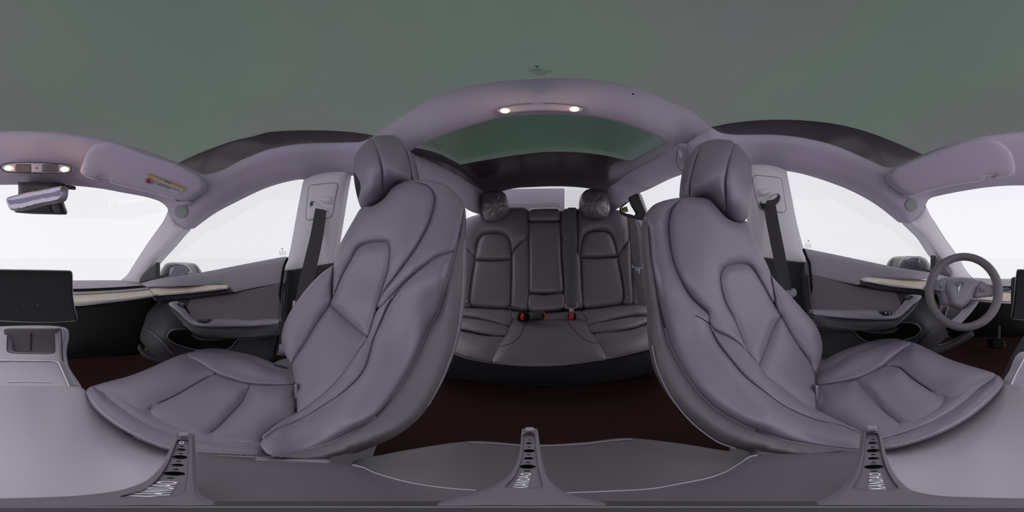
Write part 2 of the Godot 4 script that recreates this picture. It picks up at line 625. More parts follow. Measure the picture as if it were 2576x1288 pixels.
# ---------------------------------------------------------------- roof, headliner, pillars, windows
func roof() -> void:
	var F := Field.new([[0, 335, 2.36], [690, 335, 2.32], [1352, 205, 2.12], [1900, 335, 2.32], [2576, 335, 2.36], [0, 0, 1.86], [1288, 0, 1.78], [2576, 0, 1.86]])
	var g := setting("ceiling", "large green-grey tinted glass roof panel above the front seats", 1288, 0, 1.42)
	panel(g, "glass", M.roof_glass, [-260, -110, -260, -110, 2836, -110, 2836, -110, 2836, 350, 2836, 350, 2576, 345, 2460, 360, 2326, 405, 2326, 405, 2240, 425, 2180, 400, 2100, 365, 2020, 345, 1940, 337, 1855, 337, 1800, 335, 1740, 300, 1680, 272, 1600, 240, 1520, 222, 1440, 212, 1350, 212, 1255, 220, 1178, 232, 1100, 255, 1045, 285, 990, 325, 940, 355, 870, 362, 755, 366, 678, 378, 600, 410, 520, 436, 444, 425, 388, 402, 310, 378, 233, 358, 155, 347, 78, 343, 0, 344, -260, 344, -260, 344], F, {"puff": 0.0, "r": 2.0, "thick": 0.006, "cell": 20.0})
	panel(g, "dark_edge_band", M.frit, [444, 412, 444, 412, 505, 384, 582, 356, 640, 342, 678, 332, 755, 328, 833, 329, 890, 333, 942, 341, 942, 341, 911, 362, 872, 368, 755, 370, 678, 382, 640, 396, 600, 413, 563, 432, 516, 446, 485, 437], F, {"puff": 0.002, "r": 2.0, "thick": 0.004, "lift": 0.012})
	panel(g, "dark_edge_band", M.frit, [1788, 320, 1788, 320, 1838, 310, 1903, 303, 1964, 301, 2021, 303, 2102, 312, 2182, 332, 2263, 363, 2326, 391, 2326, 391, 2283, 416, 2247, 430, 2223, 428, 2182, 410, 2102, 377, 2021, 355, 1943, 346, 1855, 345, 1814, 342], F, {"puff": 0.002, "r": 2.0, "thick": 0.004, "lift": 0.012})
	var over := BoxMesh.new()  # unseen overhead sheet added to cut light from above
	over.size = Vector3(5.6, 0.008, 0.5)
	put(g, "glass", over, M.roof_glass).position = Vector3(0, 1.74, -1.32) - g.position
	var mk_d := F.d(Vector2(1351, 178)) - 0.02
	emblem(g, M.ink, 1351, 168.5, 9.5, 2.8, mk_d)
	var k := 0
	for row in [[1331, 1370, 173.5], [1341, 1361, 175.5], [1328, 1388, 178], [1334, 1388, 181.3], [1328, 1334, 185], [1340, 1377, 184.7], [1349, 1370, 188]]:
		var x: float = row[0]
		while x < row[1]:
			panel(g, "glass_mark", M.ink, rect(x, row[2] - 0.6, x + 1.7, row[2] + 0.6, 0.2), mk_d, {"sharp": true, "puff": 0.0, "r": 0.2, "thick": 0.0005, "cell": 2.0, "relax": 0})
			x += 2.6 + float((k * 7) % 3) * 0.5
			k += 1
	# rear roof glass
	var RF := Field.new([[1040, 372, 2.28], [1352, 290, 2.24], [1690, 356, 2.28], [1158, 414, 2.6], [1370, 384, 2.62], [1585, 405, 2.6], [1213, 494, 3.0], [1529, 480, 3.0], [1370, 470, 3.0]])
	var rg := setting("window_1", "dark green tinted glass roof panel over the rear bench", 1370, 384, 2.6)
	panel(rg, "glass", M.rear_roof_glass, [1005, 355, 1005, 355, 1090, 315, 1178, 287, 1255, 268, 1333, 259, 1411, 258, 1488, 263, 1566, 278, 1643, 306, 1712, 342, 1712, 342, 1585, 410, 1585, 410, 1508, 393, 1430, 386, 1352, 388, 1255, 401, 1158, 419, 1158, 419, 1100, 390, 1050, 376], RF, {"puff": 0.0, "r": 2.0, "thick": 0.005})
	panel(rg, "dark_edge_band", M.frit, [1158, 414, 1158, 414, 1255, 397, 1352, 384, 1430, 382, 1508, 389, 1585, 405, 1585, 405, 1678, 355, 1678, 355, 1712, 370, 1712, 370, 1660, 402, 1605, 432, 1560, 462, 1529, 486, 1529, 486, 1480, 474, 1420, 469, 1350, 470, 1281, 476, 1220, 500, 1220, 500, 1180, 462, 1143, 445, 1100, 428, 1046, 402, 1025, 385, 1030, 370, 1100, 385], RF, {"puff": 0.003, "r": 3.0, "thick": 0.004, "cell": 9.0, "lift": 0.03})
	# headliner
	var c := setting("trim_6", "pale lavender fabric headliner over the passenger side", 300, 420, 2.2)
	var HL := Field.new([[-200, 330, 2.22], [0, 330, 2.22], [230, 344, 2.22], [444, 411, 2.26], [0, 461, 2.36], [230, 471, 2.36], [404, 508, 2.36], [468, 575, 2.34], [516, 439, 2.26], [640, 389, 2.24], [640, 480, 2.34], [765, 450, 2.32], [872, 358, 2.2], [900, 440, 2.32], [960, 380, 2.15]])
	panel(c, "front_headliner", M.headliner, [-260, 330, -260, 330, 0, 330, 78, 329, 155, 333, 233, 344, 311, 363, 388, 389, 444, 411, 485, 430, 516, 439, 563, 426, 600, 406, 640, 389, 678, 375, 755, 362, 872, 358, 911, 356, 945, 341, 945, 341, 985, 380, 985, 380, 930, 436, 930, 436, 874, 438, 874, 438, 817, 436, 782, 442, 765, 450, 748, 447, 716, 452, 678, 462, 640, 476, 582, 504, 524, 535, 468, 576, 468, 576, 445, 562, 423, 533, 423, 533, 421, 523, 404, 508, 369, 496, 311, 485, 233, 471, 155, 463, 78, 460, 0, 461, -260, 463, -260, 463], HL, {"puff": 0.035, "r": 26.0, "thick": 0.05, "cell": 14.0})
	last = last.duplicate(); M["hl_left"] = last
	tweeter(c, 456, 532, 17.0, 17.5)
	c = setting("trim_7", "pale lavender fabric headliner over the driver side", 2300, 420, 2.2)
	var HR := Field.new([[2776, 332, 2.22], [2576, 332, 2.22], [2384, 367, 2.22], [2326, 391, 2.25], [2576, 463, 2.36], [2425, 480, 2.36], [2330, 505, 2.36], [2283, 559, 2.34], [2240, 420, 2.26], [2102, 367, 2.24], [2102, 454, 2.34], [1982, 427, 2.32], [1943, 339, 2.2], [1890, 405, 2.3], [1800, 350, 2.15]])
	panel(c, "front_headliner", M.headliner, [2836, 332, 2836, 332, 2576, 332, 2526, 336, 2465, 345, 2384, 367, 2326, 391, 2283, 410, 2247, 421, 2223, 419, 2182, 401, 2102, 367, 2021, 347, 1943, 339, 1855, 339, 1814, 334, 1788, 320, 1788, 320, 1730, 360, 1730, 360, 1740, 440, 1740, 440, 1800, 420, 1887, 418, 1911, 416, 1940, 418, 1960, 420, 1982, 427, 1997, 426, 2041, 435, 2102, 454, 2162, 478, 2223, 512, 2283, 559, 2283, 559, 2308, 546, 2328, 518, 2328, 518, 2338, 500, 2364, 492, 2425, 480, 2505, 468, 2576, 463, 2836, 464, 2836, 464], HR, {"puff": 0.035, "r": 26.0, "thick": 0.05, "cell": 14.0})
	M["hl_right"] = last
	tweeter(c, 2293, 516, 16.5, 16.5)
	c = setting("trim_8", "pale lavender cross bar arching over the cabin with the rear roof rails", 1352, 290, 2.1)
	var A := Field.new([[930, 360, 2.24], [1100, 290, 2.07], [1352, 198, 2.08], [1352, 240, 2.0], [1352, 286, 2.04], [1605, 260, 2.06], [1800, 340, 2.25], [1720, 380, 2.22], [1000, 400, 2.22]])
	panel(c, "cross_bar", M.headliner, [905, 372, 943, 342, 990, 305, 1050, 268, 1100, 240, 1178, 218, 1255, 205, 1352, 198, 1449, 197, 1527, 205, 1605, 222, 1682, 253, 1740, 280, 1790, 321, 1830, 350, 1830, 380, 1760, 395, 1706, 373, 1682, 354, 1643, 335, 1566, 306, 1488, 290, 1411, 285, 1333, 286, 1255, 294, 1178, 315, 1100, 342, 1033, 375, 1010, 400, 930, 420], A, {"puff": 0.03, "r": 34.0, "thick": 0.02, "cell": 13.0})
	M["bar"] = last
	var CL := Field.new([[1000, 380, 2.2], [1046, 430, 2.25], [1143, 460, 2.55], [1211, 510, 2.85]])
	panel(c, "rear_roof_rail", M.headliner, [940, 372, 1000, 366, 1046, 390, 1095, 412, 1143, 436, 1180, 460, 1216, 488, 1216, 536, 1206, 538, 1178, 528, 1140, 500, 1046, 470, 940, 445], CL, {"puff": 0.05, "r": 20.0, "thick": 0.04})
	var CR := Field.new([[1760, 380, 2.2], [1706, 385, 2.25], [1643, 440, 2.5], [1585, 470, 2.7], [1533, 510, 2.9]])
	panel(c, "rear_roof_rail", M.headliner, [1790, 376, 1712, 360, 1700, 368, 1643, 402, 1585, 434, 1550, 460, 1527, 478, 1524, 520, 1533, 530, 1558, 523, 1585, 500, 1614, 484, 1643, 471, 1690, 448, 1729, 434, 1800, 415], CR, {"puff": 0.05, "r": 20.0, "thick": 0.04})
	panel(c, "rail_plug", M.headliner, oval(1711, 387, 5, 11, 10, -0.15), 2.17, {"puff": 0.004, "r": 3.0, "thick": 0.02})
	tube(c, "trim_joint", M.seam, [1704, 380, 1702, 405, 1710, 425, 1727, 436], 2.16, 0.7, {"lift": 0.02})
	# windows
	var W := [
		["window_2", "windscreen in front of the empty passenger seat", [-260, 450, -260, 450, 0, 450, 155, 452, 311, 474, 404, 498, 440, 520, 440, 540, 400, 600, 340, 690, 310, 715, 310, 715, -260, 715, -260, 715], M.clear_pane],
		["window_3", "windscreen behind the steering wheel", [2836, 452, 2836, 452, 2576, 452, 2425, 470, 2338, 490, 2315, 512, 2360, 590, 2400, 650, 2440, 705, 2440, 705, 2836, 712, 2836, 712], M.clear_pane],
		["window_4", "front side window beside the passenger seat", [385, 715, 385, 715, 385, 650, 460, 570, 524, 525, 582, 494, 640, 466, 716, 440, 770, 436, 776, 450, 735, 660, 735, 660, 600, 690], M.pane],
		["window_5", "front side window beside the steering wheel", [2360, 700, 2360, 700, 2360, 640, 2290, 555, 2223, 500, 2162, 466, 2102, 442, 2041, 423, 1985, 412, 1970, 430, 2010, 640, 2010, 640, 2150, 670], M.pane],
		["window_6", "rear side window behind the passenger seat", [835, 650, 835, 650, 868, 430, 868, 430, 940, 430, 940, 430, 1000, 660, 1000, 660], M.pane],
		["window_7", "rear side window behind the driver seat", [1600, 500, 1600, 500, 1640, 465, 1740, 425, 1900, 420, 1900, 420, 1930, 640, 1930, 640, 1640, 640, 1640, 640, 1625, 550], M.pane],
		["window_8", "small three-cornered rear quarter window with a cream sticker", [1555, 528, 1584, 500, 1600, 540, 1588, 545], M.pane],
		["window_9", "small rear quarter window beside the passenger side rear headrest", [1168, 556, 1168, 524, 1180, 528, 1184, 536, 1178, 548], M.pane],
		["window_10", "grey tinted rear window behind the bench headrests", [1215, 492, 1281, 468, 1370, 462, 1470, 470, 1535, 488, 1535, 488, 1535, 545, 1535, 545, 1215, 545, 1215, 545], M.rear_pane]]
	for w in W:
		var b: Array = w[2]
		var mid := Vector2.ZERO
		for i in range(0, b.size(), 2): mid += Vector2(b[i], b[i + 1]) / (b.size() * 0.5)
		var deepness: float = 3.08 if w[0] in ["window_10"] else (2.62 if w[0] in ["window_8", "window_9", "window_7", "window_6"] else 2.44)
		var n := setting(w[0], w[1], mid.x, mid.y, deepness)
		panel(n, "pane", w[3], b, deepness, {"puff": 0.0, "r": 1.0, "thick": 0.004, "cell": 30.0, "relax": 0})
		var spots := {"window_4": [710, 627, 1.0], "window_5": [2034, 607, -1.0], "window_6": [855, 604, 1.0]}
		if spots.has(w[0]):
			var s: Array = spots[w[0]]
			if w[0] != "window_6": emblem(n, M.ink, s[0], s[1], 3.2, 2.6, deepness - 0.006, -0.12 * s[2])
			for r in 4:
				for q in 3:
					panel(n, "glass_mark", M.faint_ink, rect(s[0] - 8 + q * 6 + r * 0.6 * s[2], s[1] + 6 + r * 2.6 - q * 0.8 * s[2], s[0] - 4.4 + q * 6 + r * 0.6 * s[2], s[1] + 7 + r * 2.6 - q * 0.8 * s[2], 0.2), deepness - 0.006, {"sharp": true, "puff": 0.0, "r": 0.2, "thick": 0.0005, "cell": 4.0, "relax": 0})
		if w[0] == "window_8":
			panel(n, "sticker", M.cream, [1560.5, 527, 1565, 522.5, 1577, 519, 1577, 519, 1581, 532.5, 1581, 532.5, 1571, 534.5, 1565, 535, 1561, 531], deepness - 0.008, {"puff": 0.0, "r": 0.5, "thick": 0.0008, "relax": 0})
			lettering(n, "sticker_print", "CN", M.ink, [1573, 528.5, 1565, 530, 1564, 524, 1572, 522.5], deepness - 0.0105)
			for r in 5: panel(n, "sticker_print", M.ink, rect(1573.5 + r * 0.25, 522.0 + r * 2.1, 1578 + r * 0.4, 522.9 + r * 2.1, 0.2), deepness - 0.0105, {"sharp": true, "puff": 0.0, "r": 0.2, "thick": 0.0005, "cell": 4.0, "relax": 0})
		if w[0] == "window_10":
			panel(n, "studio_wall_patch", M.headliner, [1230, 476, 1230, 476, 1420, 474, 1420, 474, 1420, 540, 1420, 540, 1230, 540, 1230, 540], deepness + 0.06, {"puff": 0.0, "r": 1.0, "thick": 0.005, "relax": 0})  # grey panel added as the studio wall seen through the pane
			panel(n, "parcel_shelf", M.plastic, [1230, 513, 1230, 513, 1330, 512, 1408, 510, 1408, 510, 1408, 540, 1408, 540, 1230, 540, 1230, 540], deepness + 0.04, {"puff": 0.002, "r": 1.0, "thick": 0.01, "relax": 0})
			for r in 9:
				tube(n, "heater_wire", M.sticker, [1275, 482 + r * 4.4, 1470, 481 + r * 4.4], deepness, 0.25, {"lift": 0.004, "step": 100.0, "sides": 4})
	# pillars
	var a1 := setting("trim_1", "pale windscreen pillar between windscreen and passenger window", 390, 640, 2.4)
	panel(a1, "pillar_cover", M.pillar, [423, 531, 423, 531, 445, 560, 468, 575, 468, 575, 448, 597, 427, 622, 408, 642, 392, 660, 375, 680, 358, 700, 353, 714, 353, 714, 340, 716, 300, 708, 300, 708, 322, 690, 349, 648, 380, 601, 411, 558], Field.new([[423, 531, 2.4], [468, 575, 2.36], [300, 708, 2.44], [353, 714, 2.40]]), {"puff": 0.035, "r": 20.0, "thick": 0.04})
	tube(a1, "window_seal", M.seam, [423, 533, 411, 559, 380, 602, 349, 649, 322, 691, 303, 707], 2.44, 1.2)
	tube(a1, "window_seal", M.seam, [466, 578, 427, 623, 393, 660], 2.41, 1.3)
	var a2 := setting("trim_2", "pale windscreen pillar between driver window and windscreen", 2370, 640, 2.4)
	panel(a2, "pillar_cover", M.pillar, [2328, 516, 2328, 516, 2308, 545, 2283, 559, 2283, 559, 2303, 578, 2324, 599, 2352, 641, 2373, 664, 2388, 684, 2391, 712, 2391, 712, 2420, 716, 2446, 700, 2446, 700, 2432, 684, 2420, 662, 2404, 639, 2376, 599, 2348, 555], Field.new([[2328, 516, 2.4], [2283, 559, 2.36], [2446, 700, 2.44], [2391, 712, 2.40]]), {"puff": 0.035, "r": 20.0, "thick": 0.04})
	tube(a2, "window_seal", M.seam, [2328, 517, 2332, 530, 2348, 556, 2376, 600, 2404, 640, 2432, 685, 2445, 699], 2.44, 1.2)
	tube(a2, "window_seal", M.seam, [2285, 561, 2324, 600, 2352, 642], 2.41, 1.3)
	var b1 := setting("trim_3", "door pillar cover with belt guide behind the passenger seat", 790, 600, 2.3)
	var B1 := Field.new([[770, 450, 2.33], [870, 430, 2.32], [720, 680, 2.28], [840, 660, 2.28], [800, 560, 2.27]])
	panel(b1, "pillar_cover", M.pillar, [765, 451, 782, 436, 817, 426, 850, 423, 866, 424, 875, 434, 868, 477, 856, 551, 845, 617, 838, 660, 838, 660, 714, 681, 714, 681, 728, 637, 744, 551, 755, 493], B1, {"puff": 0.03, "r": 22.0, "thick": 0.05})
	belt_guide(b1, false, last)
	panel(b1, "lower_pillar_cover", M.dark, [716, 677, 716, 677, 838, 651, 838, 651, 900, 700, 860, 900, 720, 930, 720, 930, 702, 890, 706, 810, 712, 740], 2.37, {"puff": 0.02, "r": 14.0, "thick": 0.05})
	var b2 := setting("trim_4", "door pillar cover with belt guide behind the driver seat", 1960, 570, 2.3)
	var B2 := Field.new([[1890, 410, 2.32], [1976, 426, 2.33], [1918, 640, 2.28], [2025, 655, 2.28], [1950, 540, 2.27]])
	panel(b2, "pillar_cover", M.pillar, [1880, 412, 1895, 405, 1911, 405, 1940, 407, 1960, 412, 1977, 427, 1981, 442, 1993, 502, 2005, 563, 2021, 625, 2028, 660, 2028, 660, 1910, 644, 1910, 644, 1896, 590, 1888, 500, 1882, 450], B2, {"puff": 0.03, "r": 22.0, "thick": 0.05})
	belt_guide(b2, true, last)
	panel(b2, "lower_pillar_cover", M.dark, [1905, 636, 1905, 636, 2028, 655, 2028, 655, 2033, 740, 2040, 800, 2046, 850, 2060, 920, 2060, 920, 1960, 900, 1900, 760], 2.37, {"puff": 0.02, "r": 14.0, "thick": 0.05})
	var c1 := setting("trim_5", "dark rear pillar between quarter window and rear side window", 1600, 530, 2.6)
	panel(c1, "pillar_cover", M.dark, [1584, 496, 1590, 492, 1607, 487, 1616, 505, 1624, 525, 1632, 556, 1632, 556, 1600, 550, 1575, 543, 1560, 534, 1560, 534, 1573, 538, 1592, 542, 1600, 540, 1601, 534, 1590, 515], 2.58, {"puff": 0.01, "r": 5.0, "thick": 0.03})
	panel(c1, "door_frame", M.pillar, [1606, 486, 1613, 489, 1622, 510, 1634, 545, 1640, 560, 1630, 560, 1622, 530, 1612, 506], 2.57, {"puff": 0.01, "r": 4.0, "thick": 0.03})
	tube(c1, "quarter_window_seal", M.black, [1585, 503, 1562, 522, 1560, 530, 1566, 536, 1593, 543], 2.58, 1.7)

func tweeter(c: Node3D, x: float, y: float, rx: float, ry: float) -> void:
	var rec := last
	var t := panel(c, "tweeter_grille", M.tweeter, oval(x, y, rx, ry, 20), rec, {"puff": 0.004, "r": 4.0, "thick": 0.01, "lift": 0.002})
	t.set_meta("label", "round grey-green tweeter grille")

func belt_guide(p: Node3D, right: bool, rec: Dictionary) -> void:
	var pts := [777, 472, 781, 467, 788, 465, 835, 460, 846, 461, 850, 468, 842, 505, 838, 535, 832, 546, 820, 549, 790, 552, 776, 554, 770, 549, 771, 530]
	var knob := [800, 498, 806, 494.5, 820, 493, 831, 494, 834, 500, 833, 510, 829, 513, 815, 510, 804, 504]
	var slot := [781, 510, 789, 507, 797, 513, 806, 522, 818, 526, 828, 529, 831, 536, 827, 542, 815, 545, 800, 545, 788, 535, 782, 522]
	var lip := [791, 510, 799, 519, 810, 526, 822, 527]
	if right:
		pts = [1893, 452, 1896, 444, 1903, 441, 1955, 446, 1963, 448, 1967, 456, 1972, 490, 1977, 522, 1976, 531, 1968, 535, 1940, 531, 1918, 528, 1910, 520, 1900, 490]
		knob = [1908, 478, 1914, 475, 1930, 474, 1942, 476, 1943, 480, 1935, 487, 1920, 493, 1911, 491]
		slot = [1911, 516, 1914, 508, 1925, 507, 1938, 501, 1948, 491, 1957, 488, 1962, 492, 1960, 505, 1950, 516, 1935, 524, 1918, 527]
		lip = [1917, 508, 1932, 506, 1944, 498, 1953, 491]
	panel(p, "guide_plate", M.pillar, pts, rec, {"puff": 0.006, "r": 4.0, "thick": 0.01, "cell": 5.0})
	var plate := last
	tube(p, "guide_plate_joint", M.shell, pts, rec, 0.7, {"closed": true, "lift": 0.001})
	panel(p, "height_adjuster", M.pillar, knob, deep(rec, Vector2(knob[0], knob[1])) - 0.022, {"puff": 0.012, "r": 9.0, "thick": 0.02, "cell": 2.5})
	panel(p, "belt_slot", M.dark, slot, deep(rec, Vector2(slot[0], slot[1])) - 0.009, {"puff": 0.002, "r": 3.0, "thick": 0.01, "cell": 3.0})
	tube(p, "slot_rim", M.plastic, slot, deep(rec, Vector2(slot[0], slot[1])) - 0.010, 1.7, {"closed": true})
	tube(p, "slot_lip", M.pillar, lip, deep(rec, Vector2(lip[2], lip[3])) - 0.022, 5.0, {"r2": 3.5})

func shell() -> void:
	var s := setting("wall_back", "dark body shell of the cabin below the windows", 1288, 900, 3.25)
	panel(s, "body_shell", M.dark, [-300, 716, -300, 716, 340, 716, 400, 712, 600, 690, 730, 668, 850, 650, 1000, 640, 1120, 600, 1190, 556, 1230, 545, 1370, 541, 1520, 545, 1580, 560, 1640, 600, 1900, 640, 2020, 650, 2150, 680, 2340, 706, 2450, 716, 2876, 716, 2876, 716, 2876, 1500, 2876, 1500, -300, 1500, -300, 1500], 3.25, {"puff": 0.0, "r": 2.0, "thick": 0.03, "cell": 40.0, "relax": 0})
	var w2 := setting("added_wall_front", "unseen dark wall and header added behind the camera to limit the light", 1288, 644, 0.5)  # unseen wall added to hold back low frontal light
	w2.position = Vector3(0, 0.18, 0.75)
	var bm := BoxMesh.new()
	bm.size = Vector3(10.0, 1.6, 0.06)
	put(w2, "body_shell", bm, M.dark)  # lower piece of the added light-blocking wall
	var hm := BoxMesh.new()
	hm.size = Vector3(10.0, 0.35, 0.06)
	put(w2, "added_header", hm, M.headliner).position = Vector3(0, 1.45, 0)  # added header, blocks light above the opening
	var f := setting("floor", "dark brown carpeted cabin floor", 1288, 1100, 2.0)
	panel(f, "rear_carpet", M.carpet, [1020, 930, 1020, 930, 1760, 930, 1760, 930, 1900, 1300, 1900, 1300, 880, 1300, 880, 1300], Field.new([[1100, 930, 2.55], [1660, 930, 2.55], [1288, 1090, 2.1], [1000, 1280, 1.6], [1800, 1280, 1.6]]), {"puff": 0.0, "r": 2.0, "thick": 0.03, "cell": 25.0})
	var slab := BoxMesh.new()  # out-of-view slab added to stop light from below
	slab.size = Vector3(5.0, 0.04, 2.6)
	var so := put(f, "added_floor_pan", slab, M.carpet)
	so.position = Vector3(0, 0.05, -0.5) - f.position
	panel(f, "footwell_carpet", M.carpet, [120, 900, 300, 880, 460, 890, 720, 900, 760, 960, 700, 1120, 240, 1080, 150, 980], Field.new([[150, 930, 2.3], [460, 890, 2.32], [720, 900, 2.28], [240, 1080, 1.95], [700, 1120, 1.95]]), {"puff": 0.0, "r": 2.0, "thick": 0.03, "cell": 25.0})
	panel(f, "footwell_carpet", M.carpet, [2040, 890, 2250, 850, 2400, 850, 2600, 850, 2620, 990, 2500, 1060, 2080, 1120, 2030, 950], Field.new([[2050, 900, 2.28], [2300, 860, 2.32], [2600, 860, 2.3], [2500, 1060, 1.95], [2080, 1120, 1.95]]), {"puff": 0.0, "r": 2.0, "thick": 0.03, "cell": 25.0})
	panel(f, "sill", M.plastic, [672, 930, 690, 912, 712, 906, 740, 912, 742, 945, 700, 940], 2.2, {"puff": 0.02, "r": 8.0, "thick": 0.03})
	panel(f, "sill", M.satin, [2058, 925, 2066, 905, 2090, 902, 2110, 912, 2112, 925, 2070, 945, 2052, 945], 2.2, {"puff": 0.02, "r": 8.0, "thick": 0.03})
	panel(f, "sill", M.dark, [352, 866, 360, 880, 385, 893, 440, 905, 470, 912, 470, 930, 400, 915, 360, 898, 346, 875], 2.25, {"puff": 0.012, "r": 8.0, "thick": 0.006})
	panel(f, "sill", M.dark, [2330, 860, 2360, 868, 2400, 855, 2440, 830, 2450, 845, 2400, 875, 2350, 895, 2310, 890], 2.25, {"puff": 0.012, "r": 8.0, "thick": 0.006})

# ---------------------------------------------------------------- doors
func doors() -> void:
	var d := setting("door_1", "charcoal front door panel with suede inset beside the passenger seat", 560, 800, 2.2)
	var sail := Field.new([[390, 660, 2.36], [394, 700, 2.34], [355, 710, 2.38]])
	panel(d, "corner_cover", M.dark, [393, 660, 395, 662, 395, 702, 395, 702, 353, 714, 353, 714, 356, 697, 373, 680], sail, {"puff": 0.008, "r": 5.0, "thick": 0.02})
	panel(d, "door_skin", M.dark, [372, 745, 395, 745, 585, 730, 708, 708, 704, 744, 703, 844, 690, 890, 674, 918, 600, 935, 440, 930, 400, 905, 372, 880, 352, 850, 366, 800], Field.new([[372, 745, 2.3], [700, 720, 2.27], [700, 860, 2.24], [440, 900, 2.2], [360, 850, 2.26], [410, 835, 2.14], [500, 830, 2.2]]), {"puff": 0.016, "r": 16.0, "thick": 0.03, "cell": 9.0})
	var skin := last
	panel(d, "upper_panel", M.plastic, [353, 713, 353, 713, 394, 702, 486, 689, 607, 666, 717, 645, 717, 645, 723, 650, 715, 672, 708, 713, 708, 713, 640, 725, 586, 736, 586, 736, 566, 719, 558, 715, 483, 719, 384, 721, 360, 722], Field.new([[353, 713, 2.36], [717, 645, 2.34], [708, 713, 2.24], [586, 736, 2.2], [384, 722, 2.22]]), {"puff": 0.02, "r": 14.0, "thick": 0.04})
	panel(d, "suede_inset", M.suede, [396, 760, 402, 756, 483, 750, 585, 737, 707, 713, 707, 713, 704, 744, 702, 812, 702, 812, 600, 818, 470, 824, 455, 812, 433, 792, 408, 775], Field.new([[396, 760, 2.26], [707, 713, 2.26], [702, 812, 2.2], [470, 824, 2.17]]), {"puff": 0.006, "r": 6.0, "thick": 0.02, "lift": 0.03})
	panel(d, "lower_trim", M.dark, [383, 744, 480, 736, 572, 727, 586, 737, 586, 737, 483, 751, 400, 757, 392, 758], 2.2, {"puff": 0.008, "r": 5.0, "thick": 0.03})
	panel(d, "wood_strip", M.wood, [366, 729, 384, 726, 471, 719, 563, 717, 563, 717, 572, 724, 572, 724, 533, 729, 458, 736, 386, 742, 386, 742], Field.new([[366, 729, 2.21], [563, 717, 2.19], [386, 742, 2.17], [560, 726, 2.165]]), {"puff": 0.006, "r": 4.0, "thick": 0.02})
	tube(d, "chrome_strip", M.chrome, [386, 744, 458, 738.5, 533, 731, 572, 725.5], 2.168, 1.7, {"r2": 1.0})
	var AF := Field.new([[425, 764, 2.10], [455, 795, 2.05], [500, 818, 2.02], [700, 815, 2.06], [690, 845, 2.10], [540, 851, 2.06], [560, 805, 2.12], [690, 804, 2.14]])
	panel(d, "armrest_top", M.plastic, [424, 764, 431, 759, 441, 763, 453, 779, 468, 799, 486, 812, 512, 815, 525, 812, 538, 804, 560, 803, 640, 803, 699, 804, 700, 813, 682, 818, 632, 823, 533, 824, 500, 821, 478, 812, 458, 795, 440, 780, 428, 770], AF, {"puff": 0.015, "r": 7.0, "thick": 0.03, "cell": 5.0})
	var top := last
	panel(d, "armrest_side", M.dark, [425, 767, 440, 781, 458, 797, 478, 814, 500, 823, 533, 826, 632, 825, 682, 820, 702, 815, 700, 836, 692, 845, 660, 849, 620, 852, 558, 852, 520, 849, 495, 842, 475, 828, 458, 810, 438, 788], AF, {"puff": 0.015, "r": 12.0, "thick": 0.05, "cell": 6.0})
	stitches(d, M.pale_thread, [436, 777, 458, 797, 478, 814, 500, 823, 533, 826, 632, 825, 682, 820, 700, 815], AF, 2.0, 2.0, 0.6, 0.006)
	panel(d, "window_switch", M.gloss, [495, 806, 515, 804, 530, 804, 522, 811, 505, 812], 2.055, {"puff": 0.004, "r": 2.0, "thick": 0.01})
	panel(d, "door_pull_shade", M.gloss, [446, 764, 452, 762, 462, 775, 470, 790, 464, 790, 455, 778], 2.1, {"puff": 0.004, "r": 2.0, "thick": 0.02})  # dark sheet standing in for the shade behind the door pull
	panel(d, "pocket_recess", M.black, [422, 849, 425, 838, 436, 831, 452, 829, 471, 830, 483, 839, 508, 848, 558, 853, 600, 855, 588, 869, 570, 880, 533, 881, 483, 877, 446, 866], skin, {"puff": 0.002, "r": 4.0, "thick": 0.01})
	panel(d, "pocket_bin", M.dark, [470, 832, 484, 840, 508, 849, 558, 854, 540, 858, 505, 858, 486, 850], deep(skin, Vector2(500, 845)) - 0.012, {"puff": 0.01, "r": 6.0, "thick": 0.01})
	tube(d, "pocket_rim", M.satin, [471, 829, 452, 828, 436, 830, 425, 837, 421, 848, 430, 858, 446, 867, 483, 878, 533, 882, 566, 881, 582, 873, 600, 855, 650, 852, 694, 844], skin, 1.3, {"lift": 0.006})
	panel(d, "speaker_grille", M.dark, [369, 829, 385, 838, 400, 851, 414, 866, 425, 880, 437, 893, 420, 893, 392, 884, 370, 868], skin, {"puff": 0.003, "r": 4.0, "thick": 0.004, "lift": 0.003})
	tube(d, "speaker_edge", M.plastic, [369, 829, 385, 838, 400, 851, 414, 866, 425, 880, 437, 893], skin, 0.9, {"lift": 0.006})

	tube(d, "door_seal", M.black, [723, 650, 714, 672, 708, 712, 704, 744, 702, 812, 700, 845, 690, 890], 2.21, 3.2)
	var e := setting("door_2", "charcoal front door panel with suede inset beside the steering wheel", 2180, 780, 2.2)
	panel(e, "corner_cover", M.dark, [2352, 642, 2350, 644, 2349, 688, 2349, 688, 2391, 700, 2391, 700, 2390, 690, 2378, 672, 2366, 656], Field.new([[2352, 642, 2.36], [2349, 690, 2.34], [2391, 700, 2.38]]), {"puff": 0.008, "r": 5.0, "thick": 0.02})
	panel(e, "door_skin", M.dark, [2040, 690, 2160, 714, 2330, 730, 2370, 735, 2385, 800, 2378, 830, 2340, 862, 2310, 885, 2250, 880, 2150, 900, 2080, 915, 2055, 880, 2046, 800], Field.new([[2040, 690, 2.27], [2370, 735, 2.3], [2060, 850, 2.24], [2310, 870, 2.2], [2380, 820, 2.26], [2335, 815, 2.14], [2240, 800, 2.2]]), {"puff": 0.016, "r": 16.0, "thick": 0.03, "cell": 9.0})
	skin = last
